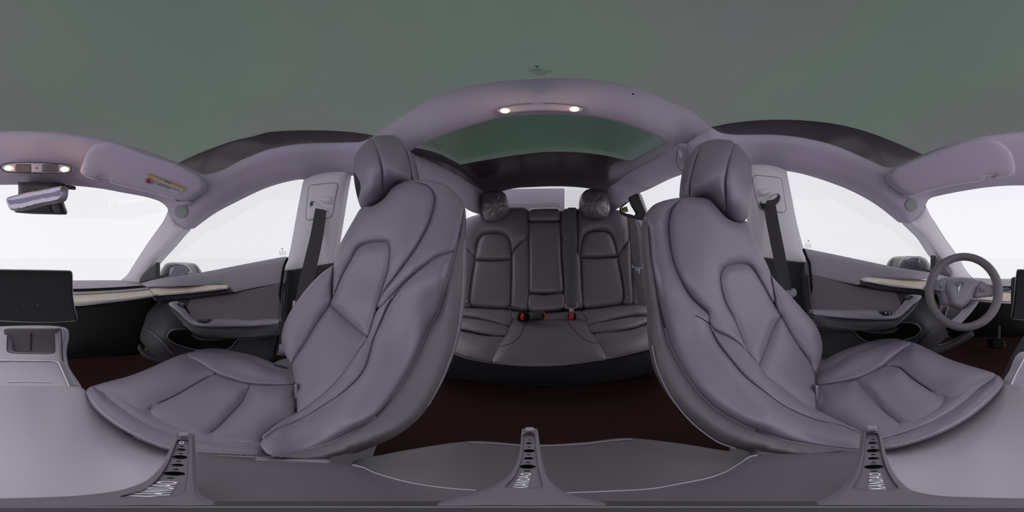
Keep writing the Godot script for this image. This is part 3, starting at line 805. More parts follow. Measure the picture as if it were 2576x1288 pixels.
	panel(e, "upper_panel", M.plastic, [2021, 624, 2021, 624, 2099, 640, 2199, 661, 2258, 673, 2348, 687, 2391, 698, 2391, 698, 2385, 706, 2340, 704, 2249, 700, 2196, 698, 2184, 700, 2159, 718, 2159, 718, 2100, 706, 2039, 693, 2039, 693, 2037, 662, 2029, 647], Field.new([[2021, 624, 2.34], [2391, 698, 2.36], [2039, 693, 2.24], [2159, 718, 2.2], [2340, 704, 2.22]]), {"puff": 0.02, "r": 14.0, "thick": 0.04})
	panel(e, "suede_inset", M.suede, [2039, 693, 2039, 693, 2159, 718, 2224, 730, 2328, 741, 2335, 750, 2328, 765, 2300, 784, 2281, 797, 2260, 806, 2150, 804, 2051, 795, 2051, 795, 2044, 749], Field.new([[2039, 693, 2.26], [2330, 745, 2.26], [2051, 795, 2.2], [2260, 806, 2.17]]), {"puff": 0.006, "r": 6.0, "thick": 0.02, "lift": 0.03})
	panel(e, "lower_trim", M.dark, [2159, 717, 2159, 717, 2171, 709, 2249, 722, 2332, 731, 2336, 741, 2224, 731], 2.2, {"puff": 0.008, "r": 5.0, "thick": 0.03})
	panel(e, "wood_strip", M.wood, [2170, 705, 2184, 698, 2249, 702, 2340, 708, 2350, 712, 2345, 728, 2332, 727, 2249, 717, 2249, 717], Field.new([[2170, 705, 2.19], [2345, 710, 2.21], [2249, 717, 2.17], [2335, 727, 2.17]]), {"puff": 0.006, "r": 4.0, "thick": 0.02})
	tube(e, "chrome_strip", M.chrome, [2170, 707, 2249, 719.5, 2345, 730], 2.168, 1.2, {"r2": 1.8})
	var AG := Field.new([[2318, 746, 2.10], [2285, 775, 2.05], [2245, 800, 2.02], [2050, 790, 2.06], [2055, 816, 2.10], [2200, 832, 2.06], [2190, 782, 2.12], [2055, 781, 2.14]])
	panel(e, "armrest_top", M.plastic, [2319, 745, 2308, 742, 2297, 748, 2281, 771, 2261, 790, 2245, 795, 2228, 794, 2210, 784, 2201, 781, 2100, 780, 2048, 781, 2049, 792, 2099, 800, 2174, 805, 2235, 805, 2256, 802, 2274, 790, 2298, 767, 2312, 756], AG, {"puff": 0.015, "r": 7.0, "thick": 0.03, "cell": 5.0})
	panel(e, "armrest_side", M.dark, [2319, 748, 2298, 769, 2274, 792, 2256, 804, 2235, 807, 2174, 807, 2099, 802, 2048, 794, 2052, 814, 2064, 824, 2100, 829, 2174, 833, 2225, 830, 2250, 823, 2265, 812, 2286, 792, 2304, 770], AG, {"puff": 0.015, "r": 12.0, "thick": 0.05, "cell": 6.0})
	stitches(e, M.pale_thread, [2308, 758, 2298, 769, 2274, 792, 2256, 804, 2235, 807, 2174, 807, 2099, 802, 2052, 795], AG, 2.0, 2.0, 0.6, 0.006)
	panel(e, "window_switch", M.gloss, [2214, 786, 2222, 783, 2250, 784, 2254, 788, 2240, 794, 2226, 793], 2.055, {"puff": 0.004, "r": 2.0, "thick": 0.01})
	for q in [2226, 2236, 2245]: panel(e, "switch_key", M.plastic, rect(q, 785, q + 5, 791, 1.5), 2.05, {"puff": 0.004, "r": 2.0, "thick": 0.01})
	panel(e, "door_pull_shade", M.gloss, [2298, 745, 2290, 744, 2282, 752, 2276, 768, 2282, 768, 2292, 756], 2.1, {"puff": 0.004, "r": 2.0, "thick": 0.02})  # shade gap of the pull painted as a dark sheet
	panel(e, "pocket_recess", M.black, [2315, 832, 2312, 822, 2300, 815, 2284, 812, 2266, 813, 2249, 826, 2211, 832, 2144, 833, 2160, 846, 2178, 857, 2200, 860, 2240, 859, 2273, 855, 2306, 843], skin, {"puff": 0.002, "r": 4.0, "thick": 0.01})
	panel(e, "pocket_bin", M.dark, [2267, 814, 2252, 826, 2220, 833, 2170, 834, 2200, 840, 2240, 840, 2258, 832], deep(skin, Vector2(2240, 830)) - 0.012, {"puff": 0.01, "r": 6.0, "thick": 0.01})
	tube(e, "pocket_rim", M.satin, [2055, 827, 2100, 830, 2144, 832, 2160, 846, 2178, 858, 2200, 861, 2240, 860, 2273, 856, 2306, 844, 2316, 832, 2312, 821, 2300, 814, 2284, 811, 2266, 812], skin, 1.3, {"lift": 0.006})
	panel(e, "speaker_grille", M.dark, [2360, 823, 2345, 832, 2328, 845, 2315, 860, 2310, 870, 2330, 880, 2370, 860, 2385, 835], skin, {"puff": 0.003, "r": 4.0, "thick": 0.004, "lift": 0.003})

	tube(e, "door_seal", M.black, [2021, 627, 2029, 647, 2036, 662, 2039, 693, 2044, 749, 2050, 795, 2053, 820, 2060, 880], 2.21, 3.2)

# ---------------------------------------------------------------- dashboards, screen, wheel
func dashboards() -> void:
	var d := thing("dashboard", "dashboard with pale wood strip and vent slot before the passenger seat", "dashboard", 250, 770, 2.3)
	panel(d, "dash_top", M.plastic, [-260, 706, -260, 706, 180, 706, 300, 706, 350, 712, 362, 722, 362, 722, 180, 733, -260, 735, -260, 735], Field.new([[-200, 706, 2.42], [350, 708, 2.40], [180, 733, 2.24], [362, 724, 2.24], [-200, 735, 2.24]]), {"puff": 0.012, "r": 6.0, "thick": 0.03, "cell": 10.0})
	panel(d, "vent_slot", M.black, [-260, 727, -260, 727, 180, 727, 300, 722, 352, 719, 362, 724, 362, 724, 300, 731, 184, 737, -260, 739, -260, 739], 2.205, {"puff": 0.001, "r": 2.0, "thick": 0.02, "cell": 6.0})
	panel(d, "vent_ledge", M.satin, [-260, 736, -260, 736, 184, 734, 300, 729, 363, 724, 371, 731, 371, 731, 300, 738, 185, 744, -260, 746, -260, 746], 2.19, {"puff": 0.006, "r": 4.0, "thick": 0.02, "cell": 6.0})
	panel(d, "wood_strip", M.wood, [-260, 744, -260, 744, 185, 742, 300, 736, 371, 730, 386, 742, 386, 742, 300, 752, 190, 762, -260, 764, -260, 764], Field.new([[-200, 744, 2.19], [371, 731, 2.19], [-200, 764, 2.14], [190, 762, 2.14], [386, 742, 2.16]]), {"puff": 0.005, "r": 4.0, "thick": 0.02, "cell": 7.0})
	panel(d, "silver_edge", M.satin, [-260, 763, -260, 763, 189, 761, 260, 755, 330, 749, 386, 742, 386, 747, 330, 756, 260, 764, 215, 769, 189, 770, -260, 771, -260, 771], 2.14, {"puff": 0.012, "r": 5.0, "thick": 0.03, "cell": 6.0})
	panel(d, "glove_box", M.black, [-260, 766, -260, 766, 189, 768, 235, 766, 330, 754, 386, 745, 386, 745, 384, 770, 366, 830, 352, 880, 300, 910, 160, 930, -260, 930, -260, 930], Field.new([[-200, 766, 2.22], [380, 750, 2.22], [352, 880, 2.32], [160, 930, 2.38], [-200, 930, 2.38]]), {"puff": 0.01, "r": 10.0, "thick": 0.03})
	var e := thing("dashboard", "dashboard with pale wood strip behind the steering wheel", "dashboard", 2480, 770, 2.3)
	panel(e, "dash_top", M.plastic, [2836, 703, 2836, 703, 2520, 702, 2448, 699, 2391, 700, 2391, 700, 2375, 716, 2375, 716, 2450, 722, 2836, 728, 2836, 728], Field.new([[2800, 703, 2.42], [2400, 700, 2.40], [2800, 728, 2.24], [2375, 716, 2.24]]), {"puff": 0.012, "r": 6.0, "thick": 0.03, "cell": 10.0})
	panel(e, "vent_slot", M.black, [2836, 722, 2836, 722, 2520, 720, 2375, 714, 2375, 714, 2370, 720, 2520, 731, 2836, 733, 2836, 733], 2.205, {"puff": 0.001, "r": 2.0, "thick": 0.02, "cell": 6.0})
	panel(e, "vent_ledge", M.satin, [2836, 730, 2836, 730, 2520, 728, 2372, 718, 2372, 718, 2362, 724, 2362, 724, 2520, 738, 2836, 740, 2836, 740], 2.19, {"puff": 0.006, "r": 4.0, "thick": 0.02, "cell": 6.0})
	panel(e, "wood_strip", M.wood, [2836, 738, 2836, 738, 2520, 736, 2364, 722, 2364, 722, 2345, 728, 2345, 728, 2420, 746, 2520, 757, 2836, 759, 2836, 759], Field.new([[2800, 738, 2.19], [2364, 722, 2.19], [2800, 758, 2.14], [2345, 728, 2.16]]), {"puff": 0.005, "r": 4.0, "thick": 0.02, "cell": 7.0})
	panel(e, "silver_edge", M.satin, [2836, 758, 2836, 758, 2520, 755, 2420, 745, 2346, 729, 2340, 734, 2420, 754, 2520, 764, 2836, 766, 2836, 766], 2.14, {"puff": 0.012, "r": 5.0, "thick": 0.03, "cell": 6.0})
	panel(e, "knee_panel", M.black, [2836, 762, 2836, 762, 2520, 761, 2420, 752, 2340, 732, 2340, 732, 2372, 800, 2400, 850, 2450, 880, 2836, 900, 2836, 900], Field.new([[2800, 762, 2.22], [2350, 740, 2.22], [2400, 850, 2.34], [2800, 900, 2.4]]), {"puff": 0.01, "r": 10.0, "thick": 0.03})
	var S := [["touchscreen", "wide black touchscreen above the phone tray", [-14, 678, 0, 677, 170, 680, 178, 683, 180, 692, 181, 741, 186, 776, 192, 797, 190, 807, 180, 809, 101, 812, 0, 808, -24, 804, -29, 799, -24, 760, -17, 690], 80.0], ["touchscreen", "dark edge of the touchscreen to the side of the steering wheel", [2562, 678, 2568, 677, 2746, 680, 2754, 683, 2757, 741, 2766, 797, 2764, 807, 2677, 812, 2576, 806, 2552, 803, 2547, 799, 2552, 760, 2559, 690], 2650.0]]
	for s in S:
		var t := thing(s[0], s[1], "screen", s[3], 812, 1.86)
		panel(t, "back_shell", M.satin, s[2], Field.new([[s[3], 680, 1.875], [s[3] - 90, 805, 1.825], [s[3] + 90, 805, 1.825]]), {"puff": 0.008, "r": 2.0, "thick": 0.005, "cell": 8.0})
		var ins := []
		var pv := flat(s[2])
		for q in Geometry2D.offset_polygon(pv, -2.2)[0]: ins.append_array([q.x, q.y])
		var disp := panel(t, "display_glass", M.screen, ins, Field.new([[s[3], 680, 1.866], [s[3] - 90, 805, 1.816], [s[3] + 90, 805, 1.816]]), {"puff": 0.002, "r": 1.2, "thick": 0.006, "cell": 8.0})
		panel(t, "screen_mount", M.dark, rect(s[3] - 40, 700, s[3], 790, 6), 1.89, {"puff": 0.004, "r": 6.0, "thick": 0.1})
		if s[3] < 1000.0:
			for q in [[60, 765], [94, 767]]: panel(disp, "screen_mark", M.faint_ink, [q[0] - 1.8, q[1] + 1.0, q[0], q[1] - 0.8, q[0] + 1.8, q[1] + 1.0], 1.826, {"sharp": true, "puff": 0.0, "r": 0.3, "thick": 0.0006, "cell": 4.0, "relax": 0})
	var p := thing("brake_pedal", "ribbed black brake pedal in the driver footwell", "pedal", 2512, 876, 2.25)
	panel(p, "pad", M.black, rect(2495, 854, 2529, 877, 5), 2.2, {"puff": 0.008, "r": 4.0, "thick": 0.02})
	for i in 5: panel(p, "rib", M.black, rect(2499 + i * 6, 857, 2502 + i * 6, 874, 1), 2.192, {"puff": 0.003, "r": 1.5, "thick": 0.004})
	tube(p, "pedal_arm", M.dark, [2512, 855, 2512, 820], 2.26, 4.0)
	var st := thing("indicator_stalk", "grey indicator stalk poking out right of the steering wheel rim", "stalk", 2530, 728, 2.0)
	tube(st, "lever", M.plastic, [2490, 728, 2523, 728, 2536, 728], 1.98, 5.0, {"r2": 4.2, "squash": 0.8})
	tube(st, "end_cap", M.satin, [2534, 728, 2540, 727.5], 1.98, 4.6, {"r2": 3.0})
	wheel()

func wheel() -> void:
	var w := thing("steering_wheel", "round grey leather steering wheel with three spokes and silver T emblem", "steering wheel", 2425, 833, 1.85)
	var WF := Field.new([[2330, 735, 1.90], [2520, 735, 1.80], [2425, 640, 1.92], [2425, 830, 1.78], [2425, 735, 1.85]])
	var path := []
	for i in 32:
		var a := TAU * i / 32.0
		path.append_array([2424.8 + 86.5 * cos(a), 734.5 + 88.5 * sin(a)])
	tube(w, "rim", M.shell, path, WF, 10.0, {"closed": true, "sides": 16, "step": 6.0})
	var HF := Field.new([[2376, 724, 1.90], [2465, 715, 1.86], [2420, 700, 1.90], [2420, 778, 1.85]])
	panel(w, "spoke", M.plastic, [2340, 722, 2350, 716, 2365, 708, 2382, 706, 2384, 738, 2376, 737, 2348, 731, 2338, 732], HF, {"puff": 0.012, "r": 8.0, "thick": 0.03, "cell": 4.0})
	panel(w, "spoke", M.plastic, [2462, 707, 2488, 716, 2505, 718, 2510, 730, 2500, 745, 2487, 747, 2452, 750, 2448, 740], HF, {"puff": 0.012, "r": 8.0, "thick": 0.03, "cell": 4.0})
	panel(w, "spoke", M.plastic, [2386, 768, 2420, 776, 2457, 756, 2462, 760, 2440, 790, 2416, 815, 2406, 822, 2378, 818, 2373, 806, 2380, 786], HF, {"puff": 0.014, "r": 8.0, "thick": 0.03, "cell": 4.0})
	panel(w, "spoke_insert", M.dark, [2386, 774, 2418, 781, 2404, 812, 2398, 816, 2382, 814, 2378, 808], deep(HF, Vector2(2396, 790)) - 0.016, {"puff": 0.006, "r": 4.0, "thick": 0.02, "cell": 4.0})
	tube(w, "silver_bezel", M.satin, [2386, 772, 2378, 796, 2375, 806, 2378, 814, 2388, 817, 2400, 818, 2406, 812, 2419, 782], deep(HF, Vector2(2396, 790)) - 0.018, 1.3)
	panel(w, "airbag_cover", M.plastic, [2376, 724, 2382, 708, 2393, 701, 2416, 698, 2442, 700, 2465, 709, 2460, 724, 2449, 747, 2434, 767, 2419, 778, 2410, 779, 2401, 777, 2389, 769, 2384, 754, 2378, 736], HF, {"puff": 0.04, "r": 14.0, "thick": 0.04, "cell": 4.0})
	var hub := last
	emblem(w, M.chrome, 2413, 722, 13.5, 14.5, hub, 0.16, 0.003)
	for q in [[2367, 718.5], [2470, 727.5]]:
		tube(w, "scroll_wheel", M.satin, [q[0] - 0.8, q[1] - 3.5, q[0] + 0.8, q[1] + 3.5], deep(HF, Vector2(q[0], q[1])) - 0.02, 4.4, {"step": 2.0})

# ---------------------------------------------------------------- centre console
func console() -> void:
	var c := thing("center_console", "long grey centre console with padded armrest, phone tray and lid", "console", 1288, 1250, 1.35)
	panel(c, "front_body", M.lit_leather, [-60, 824, -60, 824, 153, 826, 156, 892, 162, 925, 178, 952, 194, 976, 194, 976, 190, 984, -60, 984, -60, 984], Field.new([[0, 824, 2.0], [156, 892, 1.92], [0, 892, 1.92], [190, 976, 1.83], [-60, 1000, 1.82]]), {"puff": 0.02, "r": 10.0, "thick": 0.02, "holes": [[20, 836, 30, 832, 80, 831, 126, 832, 135, 836, 138, 882, 133, 889, 80, 890, 30, 888, 18, 882]]})
	var fb := last
	panel(c, "phone_tray", M.suede, [10, 828, 142, 828, 144, 894, 10, 894], 1.96, {"sharp": true, "puff": 0.003, "r": 5.0, "thick": 0.02})
	tube(c, "tray_divider", M.dark, [77, 838, 77, 882], 1.955, 1.5)
	tube(c, "tray_edge", M.dark, [30, 832, 126, 832, 135, 836, 138, 882, 133, 889, 80, 890, 30, 888, 18, 882, 20, 836], fb, 1.0, {"closed": true})
	tube(c, "stitched_edge", M.seam, [154, 830, 157, 892, 163, 925, 180, 954], fb, 1.0, {"lift": 0.004})
	panel(c, "storage_lid", M.lit_leather, [-34, 976, -34, 976, -18, 925, -10, 912, 0, 909, 138, 910, 146, 914, 152, 925, 176, 976, 176, 976], Field.new([[70, 908, 1.875], [-30, 976, 1.785], [176, 976, 1.785]]), {"puff": 0.008, "r": 5.0, "thick": 0.03})
	var lid := last
	tube(c, "chrome_frame", M.chrome, [-34, 976, -18, 925, -10, 911, 0, 907, 138, 908, 147, 912, 153, 923, 177, 976], lid, 2.6, {"lift": 0.004})
	tube(c, "lid_pull", M.chrome, [18, 961, 75, 960, 130, 962], lid, 2.2, {"lift": 0.002, "squash": 0.5})
	tube(c, "chrome_frame", M.chrome, [2541, 972, 2556, 940, 2580, 895], 1.75, 2.4)
	panel(c, "storage_lid", M.lit_leather, [2544, 974, 2560, 938, 2590, 890, 2760, 890, 2760, 980, 2600, 980], 1.78, {"puff": 0.004, "r": 4.0, "thick": 0.03})
	panel(c, "front_body", M.dark, [2533, 974, 2548, 938, 2576, 880, 2620, 830, 2800, 830, 2800, 990, 2600, 990], 1.84, {"puff": 0.004, "r": 4.0, "thick": 0.03})
	var AL := Field.new([[0, 974, 1.68], [190, 974, 1.76], [262, 1053, 1.66], [425, 1134, 1.52], [0, 1258, 1.22], [300, 1258, 1.24], [150, 1100, 1.47], [480, 1200, 1.3], [350, 1180, 1.38]])
	panel(c, "armrest_pad", M.lit_leather, [-200, 975, -200, 975, 0, 974, 185, 974, 204, 980, 214, 992, 222, 1010, 262, 1054, 322, 1099, 382, 1124, 430, 1137, 460, 1143, 465, 1180, 465, 1300, 465, 1300, -200, 1300, -200, 1300], AL, {"puff": 0.018, "r": 14.0, "thick": 0.01, "cell": 14.0})
	stitches(c, M.pale_thread, [208, 984, 222, 1010, 262, 1054, 322, 1099, 382, 1124, 425, 1136], AL, 5.0, 2.0, 0.9, 0.004)
	var AR := Field.new([[2576, 970, 1.68], [2523, 972, 1.76], [2440, 1053, 1.66], [2229, 1129, 1.52], [2576, 1258, 1.22], [2300, 1258, 1.24], [2450, 1150, 1.42], [2180, 1200, 1.3], [2290, 1180, 1.38]])
	panel(c, "armrest_pad", M.lit_leather, [2780, 970, 2780, 970, 2576, 969, 2534, 970, 2523, 976, 2512, 988, 2476, 1024, 2432, 1056, 2385, 1083, 2330, 1106, 2276, 1123, 2229, 1132, 2205, 1138, 2200, 1180, 2200, 1300, 2200, 1300, 2780, 1300, 2780, 1300], AR, {"puff": 0.018, "r": 14.0, "thick": 0.01, "cell": 14.0})
	stitches(c, M.pale_thread, [2508, 990, 2476, 1024, 2432, 1056, 2385, 1083, 2330, 1106, 2276, 1123, 2232, 1131], AR, 5.0, 2.0, 0.9, 0.004)
	var RS := Field.new([[487, 1150, 1.40], [700, 1160, 1.40], [891, 1171, 1.42], [1198, 1235, 1.36], [487, 1290, 1.2], [1300, 1290, 1.2], [1412, 1242, 1.36], [1902, 1147, 1.42], [2160, 1145, 1.40], [2160, 1290, 1.2]])
	panel(c, "side_pad", M.side_leather, [480, 1148, 560, 1153, 640, 1161, 760, 1168, 850, 1168, 893, 1172, 940, 1192, 1000, 1208, 1060, 1222, 1130, 1231, 1200, 1236, 1290, 1246, 1420, 1242, 1540, 1237, 1640, 1232, 1713, 1219, 1778, 1206, 1822, 1191, 1858, 1170, 1885, 1152, 1910, 1146, 2000, 1145, 2100, 1141, 2190, 1136, 2212, 1160, 2212, 1310, 2212, 1310, 455, 1310, 455, 1310], RS, {"puff": 0.03, "r": 16.0, "thick": 0.008, "cell": 15.0})
	tube(c, "edge_piping", M.satin, [888, 1170, 915, 1177, 940, 1189, 1000, 1207, 1060, 1220, 1130, 1229, 1198, 1234], RS, 3.0, {"lift": 0.012})
	tube(c, "edge_piping", M.satin, [1412, 1241, 1540, 1236, 1640, 1230, 1713, 1217, 1778, 1204, 1822, 1189, 1858, 1168, 1885, 1150, 1905, 1146], RS, 3.0, {"lift": 0.012})
	stitches(c, M.pale_thread, [490, 1151, 560, 1154, 640, 1162, 760, 1169, 830, 1168], RS, 5.0, 3.0, 0.7, 0.003)
	stitches(c, M.thread, [1880, 1152, 1960, 1146, 2060, 1143, 2150, 1138], RS, 5.0, 3.0, 0.7, 0.003)
	var RB := Field.new([[900, 1170, 1.55], [1183, 1114, 1.72], [1379, 1122, 1.74], [1585, 1106, 1.72], [1880, 1145, 1.55], [1288, 1240, 1.45]])
	panel(c, "rear_panel", M.side_leather, [880, 1172, 960, 1150, 1080, 1128, 1183, 1115, 1246, 1117, 1306, 1122, 1379, 1123, 1479, 1117, 1545, 1109, 1600, 1108, 1720, 1122, 1830, 1140, 1905, 1150, 1880, 1250, 1880, 1250, 900, 1250, 900, 1250], RB, {"puff": 0.015, "r": 12.0, "thick": 0.02, "cell": 14.0})
	tube(c, "rear_panel_rim", M.plastic, [1183, 1114, 1246, 1116, 1306, 1121, 1379, 1122, 1479, 1116, 1545, 1108, 1590, 1105], RB, 2.2, {"lift": 0.008})
	panel(c, "seat_rail_cover", M.plastic, [640, 1158, 700, 1154, 790, 1158, 820, 1160, 830, 1168, 760, 1170, 690, 1166], 1.44, {"puff": 0.006, "r": 4.0, "thick": 0.02})

# ---------------------------------------------------------------- front seats
func front_seat_left() -> void:
	var s := thing("front_seat", "dark grey leather passenger seat in front of the glove box dashboard", "seat", 700, 1150, 1.7, "front seats")
	var B := Field.new([[710, 848, 1.98], [841, 664, 1.95], [918, 528, 1.88], [1071, 454, 1.80], [1166, 515, 1.84], [1168, 700, 1.76], [1145, 865, 1.66], [1065, 1037, 1.54], [870, 1144, 1.46], [657, 1115, 1.47], [749, 1037, 1.70], [735, 917, 1.90], [900, 780, 1.86], [830, 880, 1.84], [1040, 690, 1.68], [960, 950, 1.60], [880, 1060, 1.50], [1120, 700, 1.68], [1040, 500, 1.78]])
	var back := [910, 524, 893, 549, 870, 589, 852, 624, 841, 664, 812, 687, 778, 721, 743, 767, 720, 808, 710, 848, 715, 882, 735, 917, 740, 945, 739, 1000, 746, 1037, 686, 1083, 657, 1106, 656, 1123, 680, 1146, 784, 1155, 870, 1144, 939, 1123, 1008, 1089, 1065, 1037, 1111, 957, 1145, 865, 1160, 785, 1167, 698, 1168, 612, 1166, 525, 1150, 489, 1111, 463, 1071, 454, 1013, 460, 988, 474, 967, 500, 940, 518]
	var BB := Field.new([[710, 848, 1.994], [841, 664, 1.964], [918, 528, 1.894], [1071, 454, 1.814], [1166, 515, 1.854], [1168, 700, 1.774], [1145, 865, 1.674], [1065, 1037, 1.554], [870, 1144, 1.474], [657, 1115, 1.484], [749, 1037, 1.714], [735, 917, 1.914], [900, 780, 1.874], [1040, 690, 1.704], [880, 1060, 1.514]])
	var bk := panel(s, "backrest", M.seam, back, BB, {"puff": 0.0, "r": 10.0, "thick": 0.03, "cell": 14.0})
	panel(bk, "side_shell", M.shell, [1166, 518, 1169, 560, 1169, 612, 1168, 698, 1161, 785, 1146, 865, 1112, 957, 1066, 1038, 1008, 1090, 939, 1124, 870, 1146, 784, 1157, 682, 1148, 709, 1144, 801, 1123, 870, 1095, 944, 1049, 996, 986, 1042, 911, 1077, 830, 1100, 790, 1122, 716, 1145, 630, 1160, 570], B, {"puff": 0.05, "r": 30.0, "thick": 0.06, "cell": 9.0})
	panel(bk, "side_shell_edge", M.plastic, [1169, 600, 1170, 700, 1163, 785, 1148, 865, 1114, 957, 1080, 1020, 1068, 1030, 1100, 970, 1135, 880, 1152, 800, 1160, 700, 1163, 610], B, {"puff": 0.02, "r": 5.0, "thick": 0.06, "cell": 6.0})
	panel(bk, "upper_side_panel", M.leather, [1013, 459, 1040, 455, 1071, 453, 1111, 462, 1146, 486, 1165, 515, 1164, 540, 1158, 580, 1145, 630, 1140, 633, 1100, 645, 1065, 670, 1025, 703, 985, 745, 955, 775, 949, 768, 965, 735, 1008, 679, 1046, 625, 1074, 574, 1087, 539, 1094, 501, 1085, 477, 1066, 464, 1040, 459], B, {"puff": 0.03, "r": 24.0, "thick": 0.05, "cell": 9.0, "grow": 1.1})
	var ups := last
	panel(bk, "front_panel", M.leather, [910, 524, 940, 518, 967, 500, 988, 474, 1013, 460, 1040, 459, 1066, 464, 1085, 477, 1093, 501, 1086, 539, 1073, 574, 1045, 625, 1007, 679, 964, 735, 948, 770, 942, 792, 942, 792, 962, 727, 976, 681, 981, 624, 976, 609, 950, 607, 910, 616, 893, 633, 884, 652, 864, 687, 846, 728, 838, 750, 838, 750, 838, 690, 841, 664, 852, 624, 870, 589, 893, 549], B, {"puff": 0.028, "r": 22.0, "thick": 0.05, "cell": 9.0, "grow": 1.1})
	var fr := last
	panel(bk, "center_insert", M.leather, [893, 636, 910, 618, 950, 609, 975, 611, 980, 624, 975, 681, 961, 727, 941, 790, 925, 847, 925, 847, 881, 812, 830, 766, 830, 766, 846, 730, 864, 688, 884, 653], B, {"puff": 0.03, "r": 26.0, "thick": 0.04, "cell": 9.0, "grow": 1.1})
	panel(bk, "lower_insert", M.leather, [830, 769, 830, 769, 881, 815, 925, 850, 925, 850, 904, 878, 870, 929, 830, 975, 784, 1015, 749, 1038, 749, 1038, 746, 980, 736, 922, 740, 905, 766, 865, 801, 808], B, {"puff": 0.034, "r": 30.0, "thick": 0.04, "cell": 9.0, "grow": 1.1})
	panel(bk, "outer_bolster", M.leather, [838, 668, 838, 668, 833, 720, 829, 766, 801, 807, 766, 864, 739, 904, 733, 915, 714, 882, 709, 848, 719, 808, 742, 767, 777, 721, 811, 687], B, {"puff": 0.04, "r": 30.0, "thick": 0.06, "cell": 9.0, "grow": 1.1})
	stitches(bk, M.thread, [836, 680, 812, 692, 780, 727, 746, 770, 725, 808, 715, 848, 718, 875], last, 3.0, 3.0, 0.6, 0.001)
	tube(bk, "seam_line", M.seam, [838, 680, 836, 710, 845, 735], last, 0.8, {"lift": 0.001})
	panel(bk, "inner_bolster", M.leather, [1025, 705, 1000, 733, 975, 770, 960, 805, 940, 850, 916, 928, 870, 980, 812, 1020, 755, 1055, 697, 1081, 662, 1103, 660, 1098, 700, 1066, 749, 1040, 784, 1016, 830, 977, 870, 931, 904, 880, 926, 848, 943, 795, 955, 775, 985, 745], B, {"puff": 0.03, "r": 20.0, "thick": 0.05, "cell": 8.0, "grow": 1.1})
	var inb := last
	panel(bk, "outer_side_bolster", M.leather, [1142, 634, 1142, 634, 1100, 646, 1065, 671, 1027, 705, 1003, 733, 978, 770, 962, 806, 942, 851, 918, 929, 872, 981, 813, 1021, 756, 1056, 698, 1082, 661, 1106, 657, 1122, 681, 1146, 709, 1143, 801, 1122, 870, 1094, 944, 1048, 996, 985, 1042, 910, 1077, 829, 1100, 789, 1122, 715], B, {"puff": 0.045, "r": 36.0, "thick": 0.06, "cell": 9.0, "grow": 1.1})
	var osb := last
	stitches(bk, M.seam, [1090, 520, 1080, 562, 1052, 618, 1014, 674, 972, 728, 955, 752], ups, 4.0, 3.0, 1.7, 0.0015)
	stitches(bk, M.thread, [1036, 704, 1012, 735, 988, 770, 974, 802], osb, 4.0, 3.0, 1.7, 0.0015)
	stitches(bk, M.thread, [962, 815, 946, 852, 924, 930, 878, 983, 818, 1026, 760, 1060, 702, 1084], osb, 4.0, 3.0, 1.7, 0.0015)
	stitches(bk, M.thread, [935, 852, 912, 922, 866, 974, 808, 1014, 752, 1050, 700, 1076], inb, 4.0, 3.0, 1.7, 0.0015)
	tube(bk, "piping", M.leather, [1152, 600, 1144, 636, 1122, 716, 1100, 789, 1077, 829, 1042, 910, 996, 985, 950, 1040], B, 2.2, {"lift": 0.004})
	tube(bk, "piping", M.leather, [944, 1049, 870, 1095, 801, 1123, 709, 1144, 684, 1148], B, 2.2, {"lift": 0.004})
	stitches(bk, M.seam, [1160, 585, 1150, 632, 1128, 716, 1106, 789, 1083, 832, 1048, 914, 1002, 990, 955, 1046, 880, 1098, 806, 1129], B, 4.0, 4.0, 1.0, 0.012)
	var HD := dome([891, 404, 901, 380, 922, 357, 943, 346, 969, 342, 994, 344, 1011, 357, 1027, 380, 1039, 411, 1045, 442, 1045, 460, 1011, 462, 988, 477, 965, 504, 942, 518, 918, 528, 909, 522, 901, 501, 894, 470, 890, 435], 1.90, 1.80)
	var hr := panel(s, "headrest", M.seam, [891, 404, 901, 380, 922, 357, 943, 346, 969, 342, 994, 344, 1011, 357, 1027, 380, 1039, 411, 1045, 442, 1045, 460, 1011, 462, 988, 477, 965, 504, 942, 518, 918, 528, 909, 522, 901, 501, 894, 470, 890, 435], dome([891, 404, 922, 357, 969, 342, 1011, 357, 1039, 411, 1045, 460, 988, 477, 942, 518, 909, 522, 894, 470], 1.914, 1.815), {"puff": 0.0, "r": 8.0, "thick": 0.08})
	panel(hr, "side_wing", M.leather, [891, 404, 901, 380, 922, 357, 937, 349, 950, 384, 960, 427, 961, 470, 963, 503, 942, 517, 918, 528, 909, 522, 901, 501, 894, 470, 890, 435], HD, {"puff": 0.014, "r": 16.0, "thick": 0.05, "cell": 6.0, "grow": 1.1})
	panel(hr, "face_panel", M.leather, [939, 348, 969, 341, 999, 346, 1018, 376, 1030, 411, 1035, 452, 1034, 462, 1011, 462, 988, 477, 965, 503, 963, 470, 962, 427, 952, 384], HD, {"puff": 0.02, "r": 14.0, "thick": 0.05, "cell": 6.0, "grow": 1.1})
	panel(hr, "side_wing", M.leather, [1001, 347, 1012, 357, 1028, 380, 1040, 411, 1046, 442, 1046, 460, 1037, 462, 1037, 452, 1032, 411, 1020, 376], HD, {"puff": 0.015, "r": 6.0, "thick": 0.05, "cell": 4.0, "grow": 1.1})
	# cushion
	var C := Field.new([[217, 987, 1.74], [247, 969, 1.80], [468, 893, 2.04], [736, 938, 1.96], [742, 1000, 1.80], [680, 1150, 1.50], [450, 1130, 1.46], [285, 1065, 1.55], [540, 1010, 1.74], [400, 960, 1.86], [640, 1080, 1.62]])
	var CC := Field.new([[217, 987, 1.754], [468, 893, 2.054], [736, 938, 1.974], [742, 1000, 1.814], [680, 1150, 1.514], [450, 1130, 1.474], [285, 1065, 1.564], [540, 1010, 1.754]])
